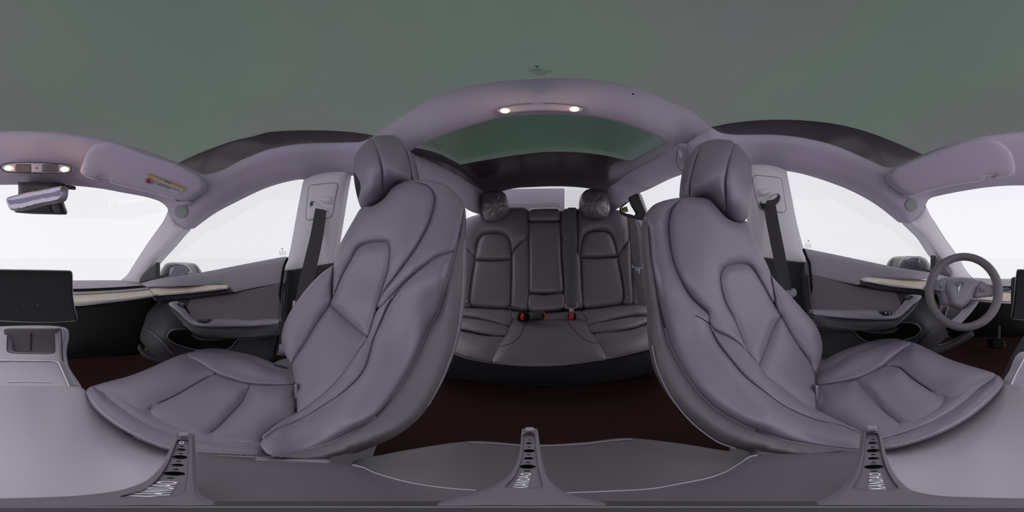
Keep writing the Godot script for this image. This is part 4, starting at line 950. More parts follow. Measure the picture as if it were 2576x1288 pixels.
	var cu := panel(s, "cushion", M.seam, [222, 980, 250, 970, 355, 938, 448, 898, 495, 887, 534, 887, 627, 907, 736, 940, 742, 1040, 690, 1140, 549, 1142, 417, 1127, 285, 1063, 232, 1010], CC, {"puff": 0.0, "r": 8.0, "thick": 0.02})
	panel(cu, "thigh_panel", M.leather, [240, 973, 297, 956, 355, 936, 417, 909, 448, 896, 468, 893, 503, 917, 540, 939, 518, 949, 487, 967, 441, 993, 386, 1020, 367, 1039, 363, 1051, 363, 1051, 316, 1023, 270, 994], C, {"puff": 0.048, "r": 38.0, "thick": 0.05, "cell": 9.0, "grow": 1.1})
	panel(cu, "seat_panel", M.leather, [542, 943, 542, 943, 580, 957, 628, 968, 623, 979, 608, 1009, 580, 1040, 545, 1075, 507, 1101, 507, 1101, 448, 1087, 402, 1068, 365, 1053, 365, 1053, 369, 1041, 388, 1023, 443, 996, 489, 970, 520, 952], C, {"puff": 0.048, "r": 38.0, "thick": 0.05, "cell": 9.0, "grow": 1.1})
	panel(cu, "seat_panel", M.leather, [630, 968, 630, 968, 685, 970, 740, 970, 741, 1002, 737, 1042, 705, 1063, 676, 1086, 658, 1112, 658, 1121, 569, 1115, 509, 1103, 509, 1103, 547, 1077, 582, 1042, 610, 1011, 625, 980], C, {"puff": 0.048, "r": 38.0, "thick": 0.05, "cell": 9.0, "grow": 1.1})
	panel(cu, "cushion_bolster", M.leather, [470, 893, 495, 885, 534, 885, 580, 894, 627, 905, 666, 921, 701, 933, 737, 938, 742, 955, 742, 966, 705, 969, 629, 966, 580, 953, 540, 938, 505, 916], C, {"puff": 0.045, "r": 22.0, "thick": 0.06, "cell": 8.0, "grow": 1.1})
	panel(cu, "cushion_bolster", M.leather, [238, 974, 224, 976, 218, 990, 238, 1026, 285, 1066, 348, 1102, 417, 1130, 487, 1141, 549, 1145, 627, 1149, 684, 1150, 672, 1140, 660, 1123, 569, 1117, 507, 1105, 448, 1090, 363, 1055, 314, 1026, 268, 997], C, {"puff": 0.045, "r": 20.0, "thick": 0.06, "cell": 8.0, "grow": 1.1})
	stitches(cu, M.pale_thread, [222, 998, 240, 1024, 286, 1063, 349, 1099, 418, 1126, 487, 1138, 549, 1142, 627, 1146, 672, 1148], last, 6.0, 2.0, 0.9, 0.001)
	panel(cu, "seat_bracket", M.satin, [741, 968, 748, 970, 750, 1030, 742, 1034], 1.78, {"puff": 0.004, "r": 2.0, "thick": 0.02})

func front_seat_right() -> void:
	var s := thing("front_seat", "dark grey leather driver seat facing the steering wheel", "seat", 2100, 1140, 1.7, "front seats")
	var pts := [[2065, 870, 1.98], [1938, 690, 1.95], [1877, 555, 1.90], [1717, 500, 1.82], [1630, 545, 1.84], [1628, 640, 1.80], [1642, 850, 1.70], [1690, 997, 1.58], [1801, 1106, 1.50], [1943, 1143, 1.46], [2163, 1120, 1.46], [2051, 1029, 1.70], [2049, 950, 1.90], [1900, 780, 1.86], [1980, 900, 1.84], [1730, 720, 1.70], [1810, 930, 1.60], [1930, 1050, 1.50], [1665, 700, 1.72], [1760, 540, 1.80]]
	var B := Field.new(pts)
	var bp := []
	for q in pts: bp.append([q[0], q[1], q[2] + 0.014])
	var back := [1717, 500, 1673, 506, 1653, 516, 1632, 542, 1626, 563, 1626, 612, 1632, 681, 1640, 776, 1643, 850, 1658, 934, 1690, 997, 1737, 1055, 1801, 1106, 1864, 1129, 1943, 1143, 2022, 1145, 2120, 1135, 2163, 1136, 2172, 1120, 2169, 1089, 2110, 1060, 2051, 1030, 2049, 976, 2050, 937, 2065, 892, 2065, 855, 2049, 818, 2028, 791, 1996, 755, 1959, 718, 1940, 694, 1933, 681, 1917, 644, 1896, 596, 1875, 557, 1842, 557, 1806, 526, 1782, 504, 1758, 499]
	var bk := panel(s, "backrest", M.seam, back, Field.new(bp), {"puff": 0.0, "r": 10.0, "thick": 0.03, "cell": 14.0})
	panel(bk, "side_shell", M.shell, [1631, 548, 1625, 563, 1624, 612, 1630, 681, 1638, 776, 1641, 850, 1656, 934, 1688, 998, 1736, 1056, 1800, 1107, 1864, 1131, 1943, 1145, 2022, 1147, 2120, 1137, 2160, 1137, 2120, 1130, 2049, 1121, 1970, 1105, 1906, 1085, 1853, 1061, 1801, 1029, 1753, 982, 1711, 918, 1684, 865, 1672, 825, 1662, 780, 1650, 715, 1640, 654, 1634, 590], B, {"puff": 0.05, "r": 30.0, "thick": 0.06, "cell": 9.0})
	panel(bk, "side_bolster", M.leather, [1716, 499, 1673, 505, 1652, 515, 1631, 541, 1628, 556, 1633, 590, 1639, 654, 1650, 715, 1662, 780, 1674, 824, 1686, 864, 1711, 916, 1753, 980, 1801, 1027, 1853, 1059, 1906, 1083, 1970, 1104, 2049, 1119, 2120, 1128, 2166, 1130, 2171, 1105, 2164, 1091, 2119, 1074, 2048, 1056, 1979, 1027, 1926, 989, 1873, 947, 1836, 904, 1804, 862, 1783, 816, 1786, 800, 1779, 788, 1738, 749, 1711, 702, 1692, 654, 1682, 596, 1682, 554, 1692, 522], B, {"puff": 0.045, "r": 34.0, "thick": 0.05, "cell": 9.0, "grow": 1.1})
	var ups := last
	panel(bk, "front_panel", M.leather, [1718, 500, 1758, 498, 1782, 502, 1806, 526, 1822, 545, 1842, 557, 1863, 562, 1877, 557, 1896, 594, 1917, 642, 1935, 681, 1944, 718, 1948, 755, 1946, 762, 1946, 762, 1917, 711, 1894, 674, 1875, 663, 1843, 664, 1820, 673, 1812, 691, 1814, 723, 1826, 766, 1847, 803, 1866, 850, 1885, 890, 1885, 890, 1864, 867, 1838, 849, 1801, 832, 1785, 812, 1782, 788, 1741, 748, 1714, 702, 1695, 654, 1685, 596, 1685, 554, 1695, 522], B, {"puff": 0.028, "r": 22.0, "thick": 0.05, "cell": 9.0, "grow": 1.1})
	panel(bk, "center_insert", M.leather, [1814, 692, 1822, 675, 1843, 666, 1875, 665, 1892, 676, 1916, 713, 1943, 762, 1964, 796, 1964, 796, 1948, 817, 1927, 870, 1910, 917, 1910, 917, 1886, 889, 1867, 850, 1848, 802, 1828, 765, 1816, 723], B, {"puff": 0.03, "r": 26.0, "thick": 0.04, "cell": 9.0, "grow": 1.1})
	panel(bk, "lower_insert", M.leather, [1966, 799, 1966, 799, 2001, 861, 2037, 914, 2047, 940, 2049, 976, 2050, 1030, 2050, 1030, 2020, 1012, 1970, 976, 1927, 945, 1911, 920, 1911, 920, 1929, 871, 1950, 818], B, {"puff": 0.034, "r": 30.0, "thick": 0.04, "cell": 9.0, "grow": 1.1})
	panel(bk, "outer_bolster", M.leather, [1938, 692, 1938, 692, 1959, 716, 1996, 754, 2028, 790, 2050, 817, 2066, 855, 2066, 892, 2055, 928, 2049, 938, 2039, 913, 2003, 860, 1967, 797, 1956, 780, 1948, 744], B, {"puff": 0.04, "r": 30.0, "thick": 0.06, "cell": 9.0, "grow": 1.1})
	stitches(bk, M.thread, [1946, 704, 1962, 726, 1994, 760, 2024, 794, 2044, 820, 2059, 856, 2059, 888], last, 3.0, 3.0, 0.6, 0.001)
	tube(bk, "seam_line", M.seam, [1940, 694, 1947, 730, 1958, 780], last, 0.8, {"lift": 0.001})
	panel(bk, "inner_bolster", M.leather, [1785, 816, 1801, 834, 1838, 851, 1864, 869, 1886, 892, 1911, 920, 1927, 947, 1970, 978, 2020, 1014, 2063, 1036, 2112, 1060, 2167, 1087, 2166, 1090, 2120, 1072, 2049, 1054, 1980, 1025, 1927, 988, 1875, 946, 1838, 903, 1806, 861], B, {"puff": 0.03, "r": 18.0, "thick": 0.05, "cell": 8.0, "grow": 1.1})
	var inb := last
	var osb := ups
	tube(bk, "fold_line", M.seam, [1750, 794, 1768, 803, 1786, 816], ups, 1.3, {"lift": 0.0005, "r2": 1.6})
	stitches(bk, M.seam, [1685, 560, 1688, 600, 1698, 652, 1718, 698, 1745, 742, 1786, 784], ups, 4.0, 3.0, 1.7, 0.0015)
	stitches(bk, M.thread, [1780, 822, 1800, 866, 1832, 909, 1868, 952, 1922, 995, 1976, 1033, 2046, 1062, 2118, 1080], osb, 4.0, 3.0, 1.7, 0.0015)
	stitches(bk, M.thread, [1812, 860, 1845, 902, 1882, 942, 1934, 982, 1986, 1018, 2054, 1047, 2122, 1066], inb, 4.0, 3.0, 1.7, 0.0015)
	stitches(bk, M.seam, [1800, 790, 1826, 808, 1850, 835, 1862, 852], B, 3.0, 4.0, 1.1, 0.02)
	tube(bk, "piping", M.leather, [1672, 825, 1684, 865, 1711, 918, 1753, 982, 1801, 1029, 1853, 1061, 1900, 1083], B, 2.4, {"lift": 0.004})
	tube(bk, "piping", M.leather, [1906, 1083, 1970, 1106, 2049, 1121, 2120, 1130, 2160, 1134], B, 2.2, {"lift": 0.004})
	stitches(bk, M.seam, [1634, 600, 1640, 660, 1652, 720, 1674, 768], ups, 4.0, 4.0, 1.0, 0.001)
	stitches(bk, M.seam, [1668, 840, 1680, 878, 1704, 926, 1746, 988, 1795, 1036, 1848, 1068, 1900, 1091], B, 4.0, 4.0, 1.0, 0.014)
	tube(bk, "shell_rim", M.plastic, [1641, 870, 1655, 930, 1688, 998, 1740, 1062, 1801, 1109, 1850, 1128], B, 2.4, {"lift": 0.01})
	var ho := [1723, 474, 1727, 442, 1735, 409, 1750, 381, 1770, 359, 1798, 353, 1822, 353, 1847, 361, 1871, 383, 1885, 405, 1890, 442, 1890, 482, 1887, 514, 1877, 547, 1863, 561, 1842, 557, 1822, 545, 1806, 526, 1782, 504, 1758, 500, 1733, 501, 1723, 494]
	var HD := dome(ho, 1.90, 1.80)
	var hr := panel(s, "headrest", M.seam, [1723, 474, 1727, 442, 1735, 409, 1750, 381, 1770, 359, 1798, 353, 1822, 353, 1847, 361, 1871, 383, 1885, 405, 1890, 442, 1890, 482, 1887, 514, 1877, 547, 1863, 561, 1842, 557, 1822, 545, 1806, 526, 1782, 504, 1758, 500, 1733, 501, 1723, 494], dome(ho, 1.914, 1.815), {"puff": 0.0, "r": 8.0, "thick": 0.03})
	panel(hr, "side_wing", M.leather, [1849, 362, 1872, 383, 1886, 405, 1891, 442, 1891, 482, 1888, 514, 1878, 548, 1863, 562, 1842, 558, 1824, 546, 1828, 522, 1827, 490, 1826, 454, 1836, 401], HD, {"puff": 0.014, "r": 16.0, "thick": 0.05, "cell": 6.0, "grow": 1.1})
	panel(hr, "face_panel", M.leather, [1770, 360, 1798, 352, 1822, 352, 1846, 361, 1833, 401, 1823, 454, 1824, 490, 1826, 522, 1822, 545, 1806, 526, 1782, 504, 1758, 500, 1737, 501, 1737, 480, 1739, 450, 1752, 401], HD, {"puff": 0.02, "r": 14.0, "thick": 0.05, "cell": 6.0, "grow": 1.1})
	panel(hr, "side_wing", M.leather, [1768, 360, 1749, 381, 1734, 409, 1726, 442, 1722, 474, 1722, 495, 1734, 501, 1735, 480, 1737, 450, 1750, 401], HD, {"puff": 0.015, "r": 6.0, "thick": 0.05, "cell": 4.0, "grow": 1.1})
	# cushion
	var cp := [[2523, 968, 1.74], [2507, 945, 1.80], [2285, 860, 2.04], [2051, 945, 1.96], [2058, 1002, 1.82], [2130, 1110, 1.54], [2276, 1120, 1.46], [2432, 1053, 1.56], [2230, 1000, 1.74], [2360, 950, 1.86], [2190, 1080, 1.58]]
	var C := Field.new(cp)
	var cc := []
	for q in cp: cc.append([q[0], q[1], q[2] + 0.014])
	var cu := panel(s, "cushion", M.seam, [2053, 940, 2131, 898, 2221, 867, 2265, 861, 2294, 865, 2385, 906, 2505, 946, 2520, 966, 2474, 1018, 2385, 1078, 2276, 1118, 2180, 1120, 2060, 1036], Field.new(cc), {"puff": 0.0, "r": 8.0, "thick": 0.02})
	panel(cu, "thigh_panel", M.leather, [2294, 863, 2330, 877, 2385, 903, 2439, 921, 2487, 935, 2506, 945, 2487, 961, 2439, 993, 2396, 1025, 2396, 1025, 2390, 1012, 2368, 996, 2331, 974, 2295, 949, 2266, 925, 2244, 919, 2226, 919, 2237, 910, 2273, 881], C, {"puff": 0.048, "r": 38.0, "thick": 0.05, "cell": 9.0, "grow": 1.1})
	panel(cu, "seat_panel", M.leather, [2225, 922, 2243, 922, 2264, 928, 2293, 953, 2329, 978, 2366, 1000, 2387, 1014, 2393, 1028, 2393, 1028, 2348, 1053, 2289, 1079, 2289, 1079, 2259, 1059, 2222, 1030, 2187, 993, 2165, 968, 2157, 955, 2157, 955, 2186, 943], C, {"puff": 0.048, "r": 38.0, "thick": 0.05, "cell": 9.0, "grow": 1.1})
	panel(cu, "seat_panel", M.leather, [2059, 971, 2105, 966, 2154, 955, 2154, 955, 2162, 970, 2184, 995, 2220, 1032, 2257, 1061, 2287, 1081, 2287, 1081, 2258, 1091, 2220, 1101, 2167, 1090, 2112, 1061, 2063, 1035, 2060, 1002], C, {"puff": 0.048, "r": 38.0, "thick": 0.05, "cell": 9.0, "grow": 1.1})
	panel(cu, "cushion_bolster", M.leather, [2051, 940, 2094, 918, 2131, 896, 2178, 878, 2221, 865, 2265, 859, 2293, 863, 2271, 881, 2235, 910, 2222, 921, 2185, 941, 2155, 953, 2105, 964, 2058, 969, 2050, 964], C, {"puff": 0.045, "r": 22.0, "thick": 0.06, "cell": 8.0, "grow": 1.1})
	panel(cu, "cushion_bolster", M.leather, [2508, 945, 2520, 954, 2523, 966, 2512, 985, 2476, 1021, 2432, 1054, 2385, 1081, 2330, 1104, 2276, 1121, 2229, 1130, 2200, 1128, 2222, 1102, 2260, 1093, 2289, 1082, 2349, 1055, 2395, 1029, 2440, 996, 2488, 964], C, {"puff": 0.045, "r": 20.0, "thick": 0.06, "cell": 8.0, "grow": 1.1})
	stitches(cu, M.pale_thread, [2519, 972, 2510, 983, 2474, 1018, 2431, 1050, 2384, 1077, 2329, 1100, 2276, 1117, 2232, 1126], last, 6.0, 2.0, 0.9, 0.001)
	panel(cu, "seat_bracket", M.satin, [2051, 970, 2058, 972, 2061, 1032, 2052, 1030], 1.80, {"puff": 0.004, "r": 2.0, "thick": 0.02})

# ---------------------------------------------------------------- rear bench
func rear_bench() -> void:
	var BD := Field.new([[1170, 540, 2.86], [1640, 540, 2.86], [1170, 775, 2.70], [1640, 775, 2.70], [1370, 540, 2.86], [1370, 780, 2.70]])
	var CD := Field.new([[1150, 775, 2.70], [1640, 770, 2.70], [1370, 785, 2.70], [1140, 890, 2.40], [1370, 920, 2.34], [1650, 875, 2.40], [1370, 850, 2.5]])
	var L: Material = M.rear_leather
	var bench := thing("rear_bench", "wide dark leather rear bench with two headrests behind the front seats", "bench seat", 1390, 940, 2.4)
	var a := panel(bench, "backrest", M.seam, [1160, 570, 1172, 552, 1217, 538, 1281, 524, 1326, 526, 1330, 561, 1330, 778, 1281, 779, 1160, 773], 2.89, {"puff": 0.005, "r": 4.0, "thick": 0.08})
	panel(a, "back_panel", L, [1150, 575, 1172, 552, 1200, 541, 1240, 530, 1281, 523, 1318, 523, 1327, 530, 1329, 561, 1329, 597, 1300, 620, 1287, 637, 1286, 628, 1279, 600, 1261, 588, 1237, 587, 1213, 591, 1200, 609, 1194, 646, 1172, 626, 1150, 612], BD, {"puff": 0.028, "r": 20.0, "thick": 0.08, "cell": 7.0, "grow": 1.1})
	panel(a, "side_bolster", L, [1150, 614, 1172, 628, 1193, 649, 1186, 702, 1180, 760, 1184, 772, 1150, 770], BD, {"puff": 0.024, "r": 12.0, "thick": 0.08, "cell": 6.0, "grow": 1.1})
	panel(a, "side_bolster", L, [1329, 600, 1302, 622, 1288, 640, 1287, 690, 1285, 760, 1290, 777, 1329, 776], BD, {"puff": 0.024, "r": 12.0, "thick": 0.08, "cell": 6.0, "grow": 1.1})
	panel(a, "insert", L, [1195, 652, 1202, 611, 1213, 593, 1237, 589, 1261, 590, 1278, 601, 1285, 630, 1285, 653, 1285, 653, 1240, 656, 1195, 654], BD, {"puff": 0.022, "r": 10.0, "thick": 0.07, "cell": 6.0, "grow": 1.1})
	panel(a, "insert", L, [1195, 656, 1195, 656, 1240, 658, 1285, 655, 1285, 655, 1285, 700, 1283, 765, 1270, 776, 1200, 773, 1182, 764, 1187, 702], BD, {"puff": 0.022, "r": 12.0, "thick": 0.07, "cell": 6.0, "grow": 1.1})
	rear_headrest(bench, [1208, 505, 1211, 488, 1227, 480, 1257, 480, 1271, 488, 1279, 509, 1282, 527, 1268, 545, 1253, 555, 1229, 555, 1218, 543, 1208, 525], [1214, 500, 1225, 486, 1249, 482, 1259, 501, 1263, 521, 1259, 543, 1245, 555, 1221, 551, 1215, 530])
	for q in [[1174, 759], [1289, 767]]: panel(a, "child_seat_tag", M.satin, oval(q[0], q[1], 2.5, 2.5, 8), deep(BD, Vector2(q[0], q[1])) - 0.045, {"puff": 0.003, "r": 1.5, "thick": 0.01, "cell": 1.6})
	var b := panel(bench, "backrest", M.seam, [1331, 540, 1410, 536, 1449, 532, 1580, 545, 1625, 558, 1640, 600, 1640, 772, 1330, 780], 2.89, {"puff": 0.005, "r": 4.0, "thick": 0.08})
	panel(b, "armrest_head", L, [1328, 534, 1332, 527, 1345, 524, 1400, 523, 1408, 527, 1410, 540, 1408, 554, 1402, 557, 1336, 558, 1330, 552], BD, {"puff": 0.035, "r": 8.0, "thick": 0.08, "cell": 4.0, "grow": 1.1})
	panel(b, "folding_armrest", L, [1331, 563, 1334, 559, 1402, 559, 1409, 562, 1412, 640, 1418, 730, 1414, 737, 1370, 739, 1334, 738, 1330, 732], BD, {"puff": 0.028, "r": 7.0, "thick": 0.08, "cell": 6.0, "grow": 1.1})
	panel(b, "lower_panel", L, [1331, 742, 1370, 742, 1417, 739, 1418, 776, 1370, 784, 1331, 781], BD, {"puff": 0.025, "r": 8.0, "thick": 0.08, "cell": 5.0, "grow": 1.1})
	panel(b, "inner_strip", L, [1411, 540, 1417, 527, 1449, 524, 1452, 530, 1452, 630, 1440, 620, 1413, 600], BD, {"puff": 0.022, "r": 8.0, "thick": 0.08, "cell": 5.0, "grow": 1.1})
	panel(b, "inner_strip", L, [1413, 603, 1440, 622, 1453, 634, 1460, 650, 1464, 723, 1466, 772, 1440, 776, 1420, 777, 1418, 700], BD, {"puff": 0.022, "r": 8.0, "thick": 0.08, "cell": 5.0, "grow": 1.1})
	panel(b, "back_panel", L, [1453, 530, 1458, 524, 1480, 535, 1520, 535, 1545, 528, 1572, 536, 1580, 548, 1584, 601, 1570, 622, 1555, 640, 1546, 610, 1536, 588, 1516, 580, 1487, 582, 1470, 592, 1462, 618, 1460, 644, 1454, 634], BD, {"puff": 0.028, "r": 18.0, "thick": 0.08, "cell": 6.0, "grow": 1.1})
	panel(b, "insert", L, [1462, 645, 1464, 618, 1472, 594, 1488, 585, 1516, 583, 1535, 590, 1545, 610, 1553, 645, 1553, 645, 1510, 648, 1462, 648], BD, {"puff": 0.022, "r": 10.0, "thick": 0.07, "cell": 6.0, "grow": 1.1})
	panel(b, "insert", L, [1462, 651, 1462, 651, 1510, 651, 1554, 648, 1554, 648, 1564, 702, 1569, 747, 1560, 765, 1500, 774, 1472, 775, 1466, 765, 1465, 723], BD, {"puff": 0.022, "r": 12.0, "thick": 0.07, "cell": 6.0, "grow": 1.1})
	panel(b, "side_bolster", L, [1585, 604, 1571, 624, 1556, 643, 1566, 702, 1571, 747, 1568, 764, 1592, 764, 1590, 700], BD, {"puff": 0.024, "r": 10.0, "thick": 0.08, "cell": 5.0, "grow": 1.1})
	panel(b, "outer_bolster", L, [1578, 542, 1600, 546, 1622, 556, 1632, 590, 1640, 660, 1642, 765, 1592, 765, 1590, 690, 1586, 610], BD, {"puff": 0.022, "r": 14.0, "thick": 0.08, "cell": 6.0, "grow": 1.1})
	tube(b, "piping", M.seam, [1601, 548, 1614, 580, 1622, 625, 1628, 690], BD, 0.9, {"lift": 0.032})
	rear_headrest(bench, [1459, 521, 1463, 492, 1475, 478, 1500, 474, 1522, 480, 1530, 499, 1534, 529, 1524, 547, 1504, 550, 1479, 547, 1466, 538], [1479, 521, 1485, 488, 1499, 480, 1518, 484, 1527, 513, 1526, 533, 1518, 547, 1491, 548, 1481, 535])
	for q in [[1461, 764], [1577, 749]]: panel(b, "child_seat_tag", M.satin, oval(q[0], q[1], 2.5, 2.5, 8), deep(BD, Vector2(q[0], q[1])) - 0.045, {"puff": 0.003, "r": 1.5, "thick": 0.01, "cell": 1.6})
	var c := panel(bench, "cushion", M.seam, [1100, 775, 1330, 785, 1640, 768, 1680, 780, 1660, 872, 1544, 898, 1362, 918, 1181, 902, 1100, 880], Field.new([[1150, 775, 2.76], [1640, 770, 2.76], [1140, 890, 2.46], [1370, 918, 2.40], [1650, 875, 2.46]]), {"puff": 0.005, "r": 5.0, "thick": 0.1})
	panel(c, "side_band", L, [1110, 776, 1164, 774, 1230, 777, 1286, 782, 1290, 808, 1278, 820, 1230, 808, 1168, 798, 1110, 800], CD, {"puff": 0.03, "r": 10.0, "thick": 0.06, "cell": 6.0, "grow": 1.1})
	panel(c, "side_band", L, [1105, 802, 1168, 800, 1230, 810, 1277, 823, 1267, 845, 1220, 842, 1156, 830, 1105, 830], CD, {"puff": 0.03, "r": 11.0, "thick": 0.06, "cell": 6.0, "grow": 1.1})
	panel(c, "side_band", L, [1100, 833, 1156, 833, 1220, 845, 1266, 848, 1246, 884, 1238, 909, 1181, 902, 1138, 889, 1100, 876], CD, {"puff": 0.035, "r": 26.0, "thick": 0.06, "cell": 7.0, "grow": 1.1})
	panel(c, "middle_panel", L, [1288, 800, 1330, 806, 1400, 806, 1440, 804, 1473, 808, 1486, 832, 1511, 868, 1525, 902, 1483, 909, 1423, 917, 1362, 919, 1302, 919, 1240, 911, 1247, 884, 1267, 848, 1286, 812], CD, {"puff": 0.035, "r": 30.0, "thick": 0.06, "cell": 8.0, "grow": 1.1})
	var mid := last
	tube(c, "insert_seam", M.seam, [1322, 812, 1314, 832, 1306, 848, 1292, 861, 1257, 873], mid, 0.8, {"lift": 0.001})
	tube(c, "insert_seam", M.seam, [1427, 808, 1443, 828, 1467, 852, 1488, 861, 1510, 866], mid, 0.8, {"lift": 0.001})
	panel(c, "back_ledge", L, [1290, 784, 1330, 787, 1400, 787, 1462, 783, 1474, 806, 1440, 803, 1400, 805, 1330, 805, 1289, 800], CD, {"puff": 0.02, "r": 7.0, "thick": 0.06, "cell": 5.0, "grow": 1.1})
	panel(c, "side_band", L, [1465, 782, 1520, 774, 1580, 764, 1640, 770, 1660, 795, 1600, 794, 1548, 802, 1479, 817, 1472, 800], CD, {"puff": 0.03, "r": 10.0, "thick": 0.06, "cell": 6.0, "grow": 1.1})
	panel(c, "side_band", L, [1481, 819, 1548, 805, 1600, 797, 1660, 798, 1660, 810, 1637, 811, 1584, 828, 1495, 838], CD, {"puff": 0.03, "r": 10.0, "thick": 0.06, "cell": 6.0, "grow": 1.1})
	panel(c, "side_band", L, [1497, 840, 1584, 831, 1637, 814, 1670, 812, 1670, 866, 1649, 873, 1604, 886, 1544, 899, 1528, 902, 1513, 867], CD, {"puff": 0.035, "r": 26.0, "thick": 0.06, "cell": 7.0, "grow": 1.1})
	tube(c, "front_piping", L, [1100, 878, 1138, 890, 1181, 904, 1241, 914, 1302, 920, 1362, 920.5, 1423, 918, 1483, 910, 1544, 900, 1604, 886, 1665, 870], Field.new([[1138, 890, 2.39], [1370, 921, 2.33], [1650, 873, 2.39]]), 1.6)
	panel(c, "front_skirt", M.dark, [1090, 880, 1138, 892, 1181, 906, 1241, 916, 1302, 922, 1362, 922, 1423, 920, 1483, 912, 1544, 902, 1604, 888, 1680, 868, 1690, 920, 1600, 950, 1500, 968, 1400, 975, 1300, 973, 1200, 962, 1100, 945], Field.new([[1138, 890, 2.40], [1370, 922, 2.34], [1650, 873, 2.40], [1130, 945, 2.46], [1370, 974, 2.42], [1650, 930, 2.46]]), {"puff": 0.01, "r": 8.0, "thick": 0.05, "cell": 10.0})

func rear_headrest(p: Node3D, out: Array, face: Array) -> void:
	var h := panel(p, "headrest", M.rear_leather, out, 2.80, {"puff": 0.11, "r": 40.0, "thick": 0.05, "cell": 3.5, "relax": 16})
	var rec := last
	panel(h, "face_panel", M.rear_leather, face, rec, {"puff": 0.012, "r": 6.0, "thick": 0.004, "cell": 4.0, "grow": 1.1})
	tube(h, "seam_line", M.seam, face, rec, 0.8, {"closed": true, "lift": 0.001})

# ---------------------------------------------------------------- belts
func belts() -> void:
	var a := thing("seat_belt", "black webbing seat belt hanging from the pillar behind the passenger seat", "seat belt", 745, 760, 2.18, "front seat belts")
	panel(a, "webbing", M.belt, [793, 524, 793, 524, 823, 528, 823, 528, 816, 572, 808, 618, 795, 676, 783, 722, 772, 768, 772, 768, 742, 764, 742, 764, 753, 706, 767, 648, 781, 590], Field.new([[808, 526, 2.215], [795, 610, 2.20], [757, 766, 2.14]]), {"puff": 0.002, "r": 2.0, "thick": 0.004, "cell": 6.0})
	panel(a, "latch_plate", M.satin, [736, 760, 738, 756, 752, 758, 757, 763, 754, 774, 740, 777, 735, 773], 2.12, {"puff": 0.006, "r": 3.0, "thick": 0.01})
	panel(a, "buckle_stop", M.plastic, [702, 868, 710, 866, 716, 880, 716, 888, 704, 886], 2.1, {"puff": 0.006, "r": 3.0, "thick": 0.02})
	var b := thing("seat_belt", "black webbing seat belt hanging from the pillar behind the driver seat", "seat belt", 1985, 750, 2.18, "front seat belts")
	panel(b, "webbing", M.belt, [1919, 506, 1919, 506, 1949, 501, 1949, 501, 1960, 563, 1976, 643, 1991, 730, 1991, 730, 1962, 732, 1962, 732, 1948, 656, 1931, 571], Field.new([[1934, 504, 2.215], [1945, 600, 2.20], [1977, 735, 2.14]]), {"puff": 0.002, "r": 2.0, "thick": 0.004, "cell": 6.0})
	panel(b, "latch_plate", M.plastic, [1976, 733, 1998, 726, 2002, 730, 2004, 742, 1992, 749, 1982, 746], 2.12, {"puff": 0.006, "r": 3.0, "thick": 0.01})
	var c := thing("seat_belt", "black webbing seat belt running down between armrest and driver side rear backrest", "seat belt", 1438, 800, 2.6, "rear seat belts")
	panel(c, "webbing", M.belt, [1429, 522, 1429, 522, 1449, 522, 1449, 522, 1449, 640, 1446, 770, 1446, 770, 1426, 770, 1426, 770, 1428, 640], Field.new([[1439, 522, 2.80], [1439, 770, 2.62]]) if false else Field.new([[1429, 522, 2.79], [1449, 522, 2.79], [1437, 770, 2.62]]), {"puff": 0.002, "r": 2.0, "thick": 0.004, "cell": 6.0})
	tube(c, "latch_handle", M.satin, [1423, 766, 1421.5, 770, 1423, 774, 1430, 775.5, 1446, 775, 1452, 773, 1453, 767, 1450, 763.5], 2.6, 1.8)
	panel(c, "latch_tongue", M.satin, [1429, 776, 1447, 776, 1443, 780, 1442, 793, 1433, 793, 1432, 780], 2.6, {"sharp": true, "puff": 0.002, "r": 0.8, "thick": 0.004, "cell": 2.0, "holes": [[1435, 784, 1440, 784, 1440, 790, 1435, 790]]})
	var d := thing("seat_belt", "black webbing seat belt with silver latch beside the rear side bolster", "seat belt", 1605, 765, 2.6, "rear seat belts")
	panel(d, "webbing", M.belt, [1580, 546, 1580, 546, 1599, 548, 1599, 548, 1608, 610, 1613, 672, 1618, 720, 1626, 766, 1626, 766, 1609, 764, 1609, 764, 1600, 720, 1592, 672, 1586, 610], Field.new([[1585, 546, 2.79], [1600, 546, 2.79], [1612, 766, 2.62]]), {"puff": 0.002, "r": 2.0, "thick": 0.004, "cell": 6.0})
	tube(d, "latch_handle", M.satin, [1591, 667, 1590, 671, 1592, 674, 1614, 674, 1617, 671, 1616, 666], 2.66, 1.7)
	panel(d, "latch_tongue", M.satin, [1596, 675, 1613, 675, 1610, 678, 1609, 689, 1601, 689, 1600, 678], 2.66, {"sharp": true, "puff": 0.002, "r": 0.8, "thick": 0.004, "cell": 2.0, "holes": [[1602.5, 681, 1607, 681, 1607, 686, 1602.5, 686]]})
	var e := thing("belt_buckle", "red buckle button in a dark socket on the passenger side", "buckle", 1314, 806, 2.55, "rear belt buckles")
	panel(e, "socket", M.black, [1303, 790, 1310, 787, 1325, 788, 1332, 793, 1330, 806, 1304, 806], 2.6, {"puff": 0.006, "r": 3.0, "thick": 0.03})
	panel(e, "release_button", M.red, [1310.5, 792, 1313, 789.5, 1317, 790, 1318, 793, 1318, 804, 1316, 806.5, 1312, 806, 1310, 802], 2.58, {"puff": 0.012, "r": 3.0, "thick": 0.02, "cell": 2.0})
	var f := thing("belt_buckle", "black boxy buckle with a red end lying in the bench middle", "buckle", 1352, 806, 2.55, "rear belt buckles")
	panel(f, "housing", M.dark, [1335, 786, 1338, 785, 1366, 782, 1369, 785, 1370, 800, 1366, 805, 1338, 806, 1335, 803], 2.58, {"puff": 0.03, "r": 4.0, "thick": 0.03, "cell": 3.0})
	panel(f, "release_button", M.red, [1367, 784, 1370, 786, 1372, 799, 1370, 800], 2.548, {"puff": 0.004, "r": 1.5, "thick": 0.02, "cell": 2.0})
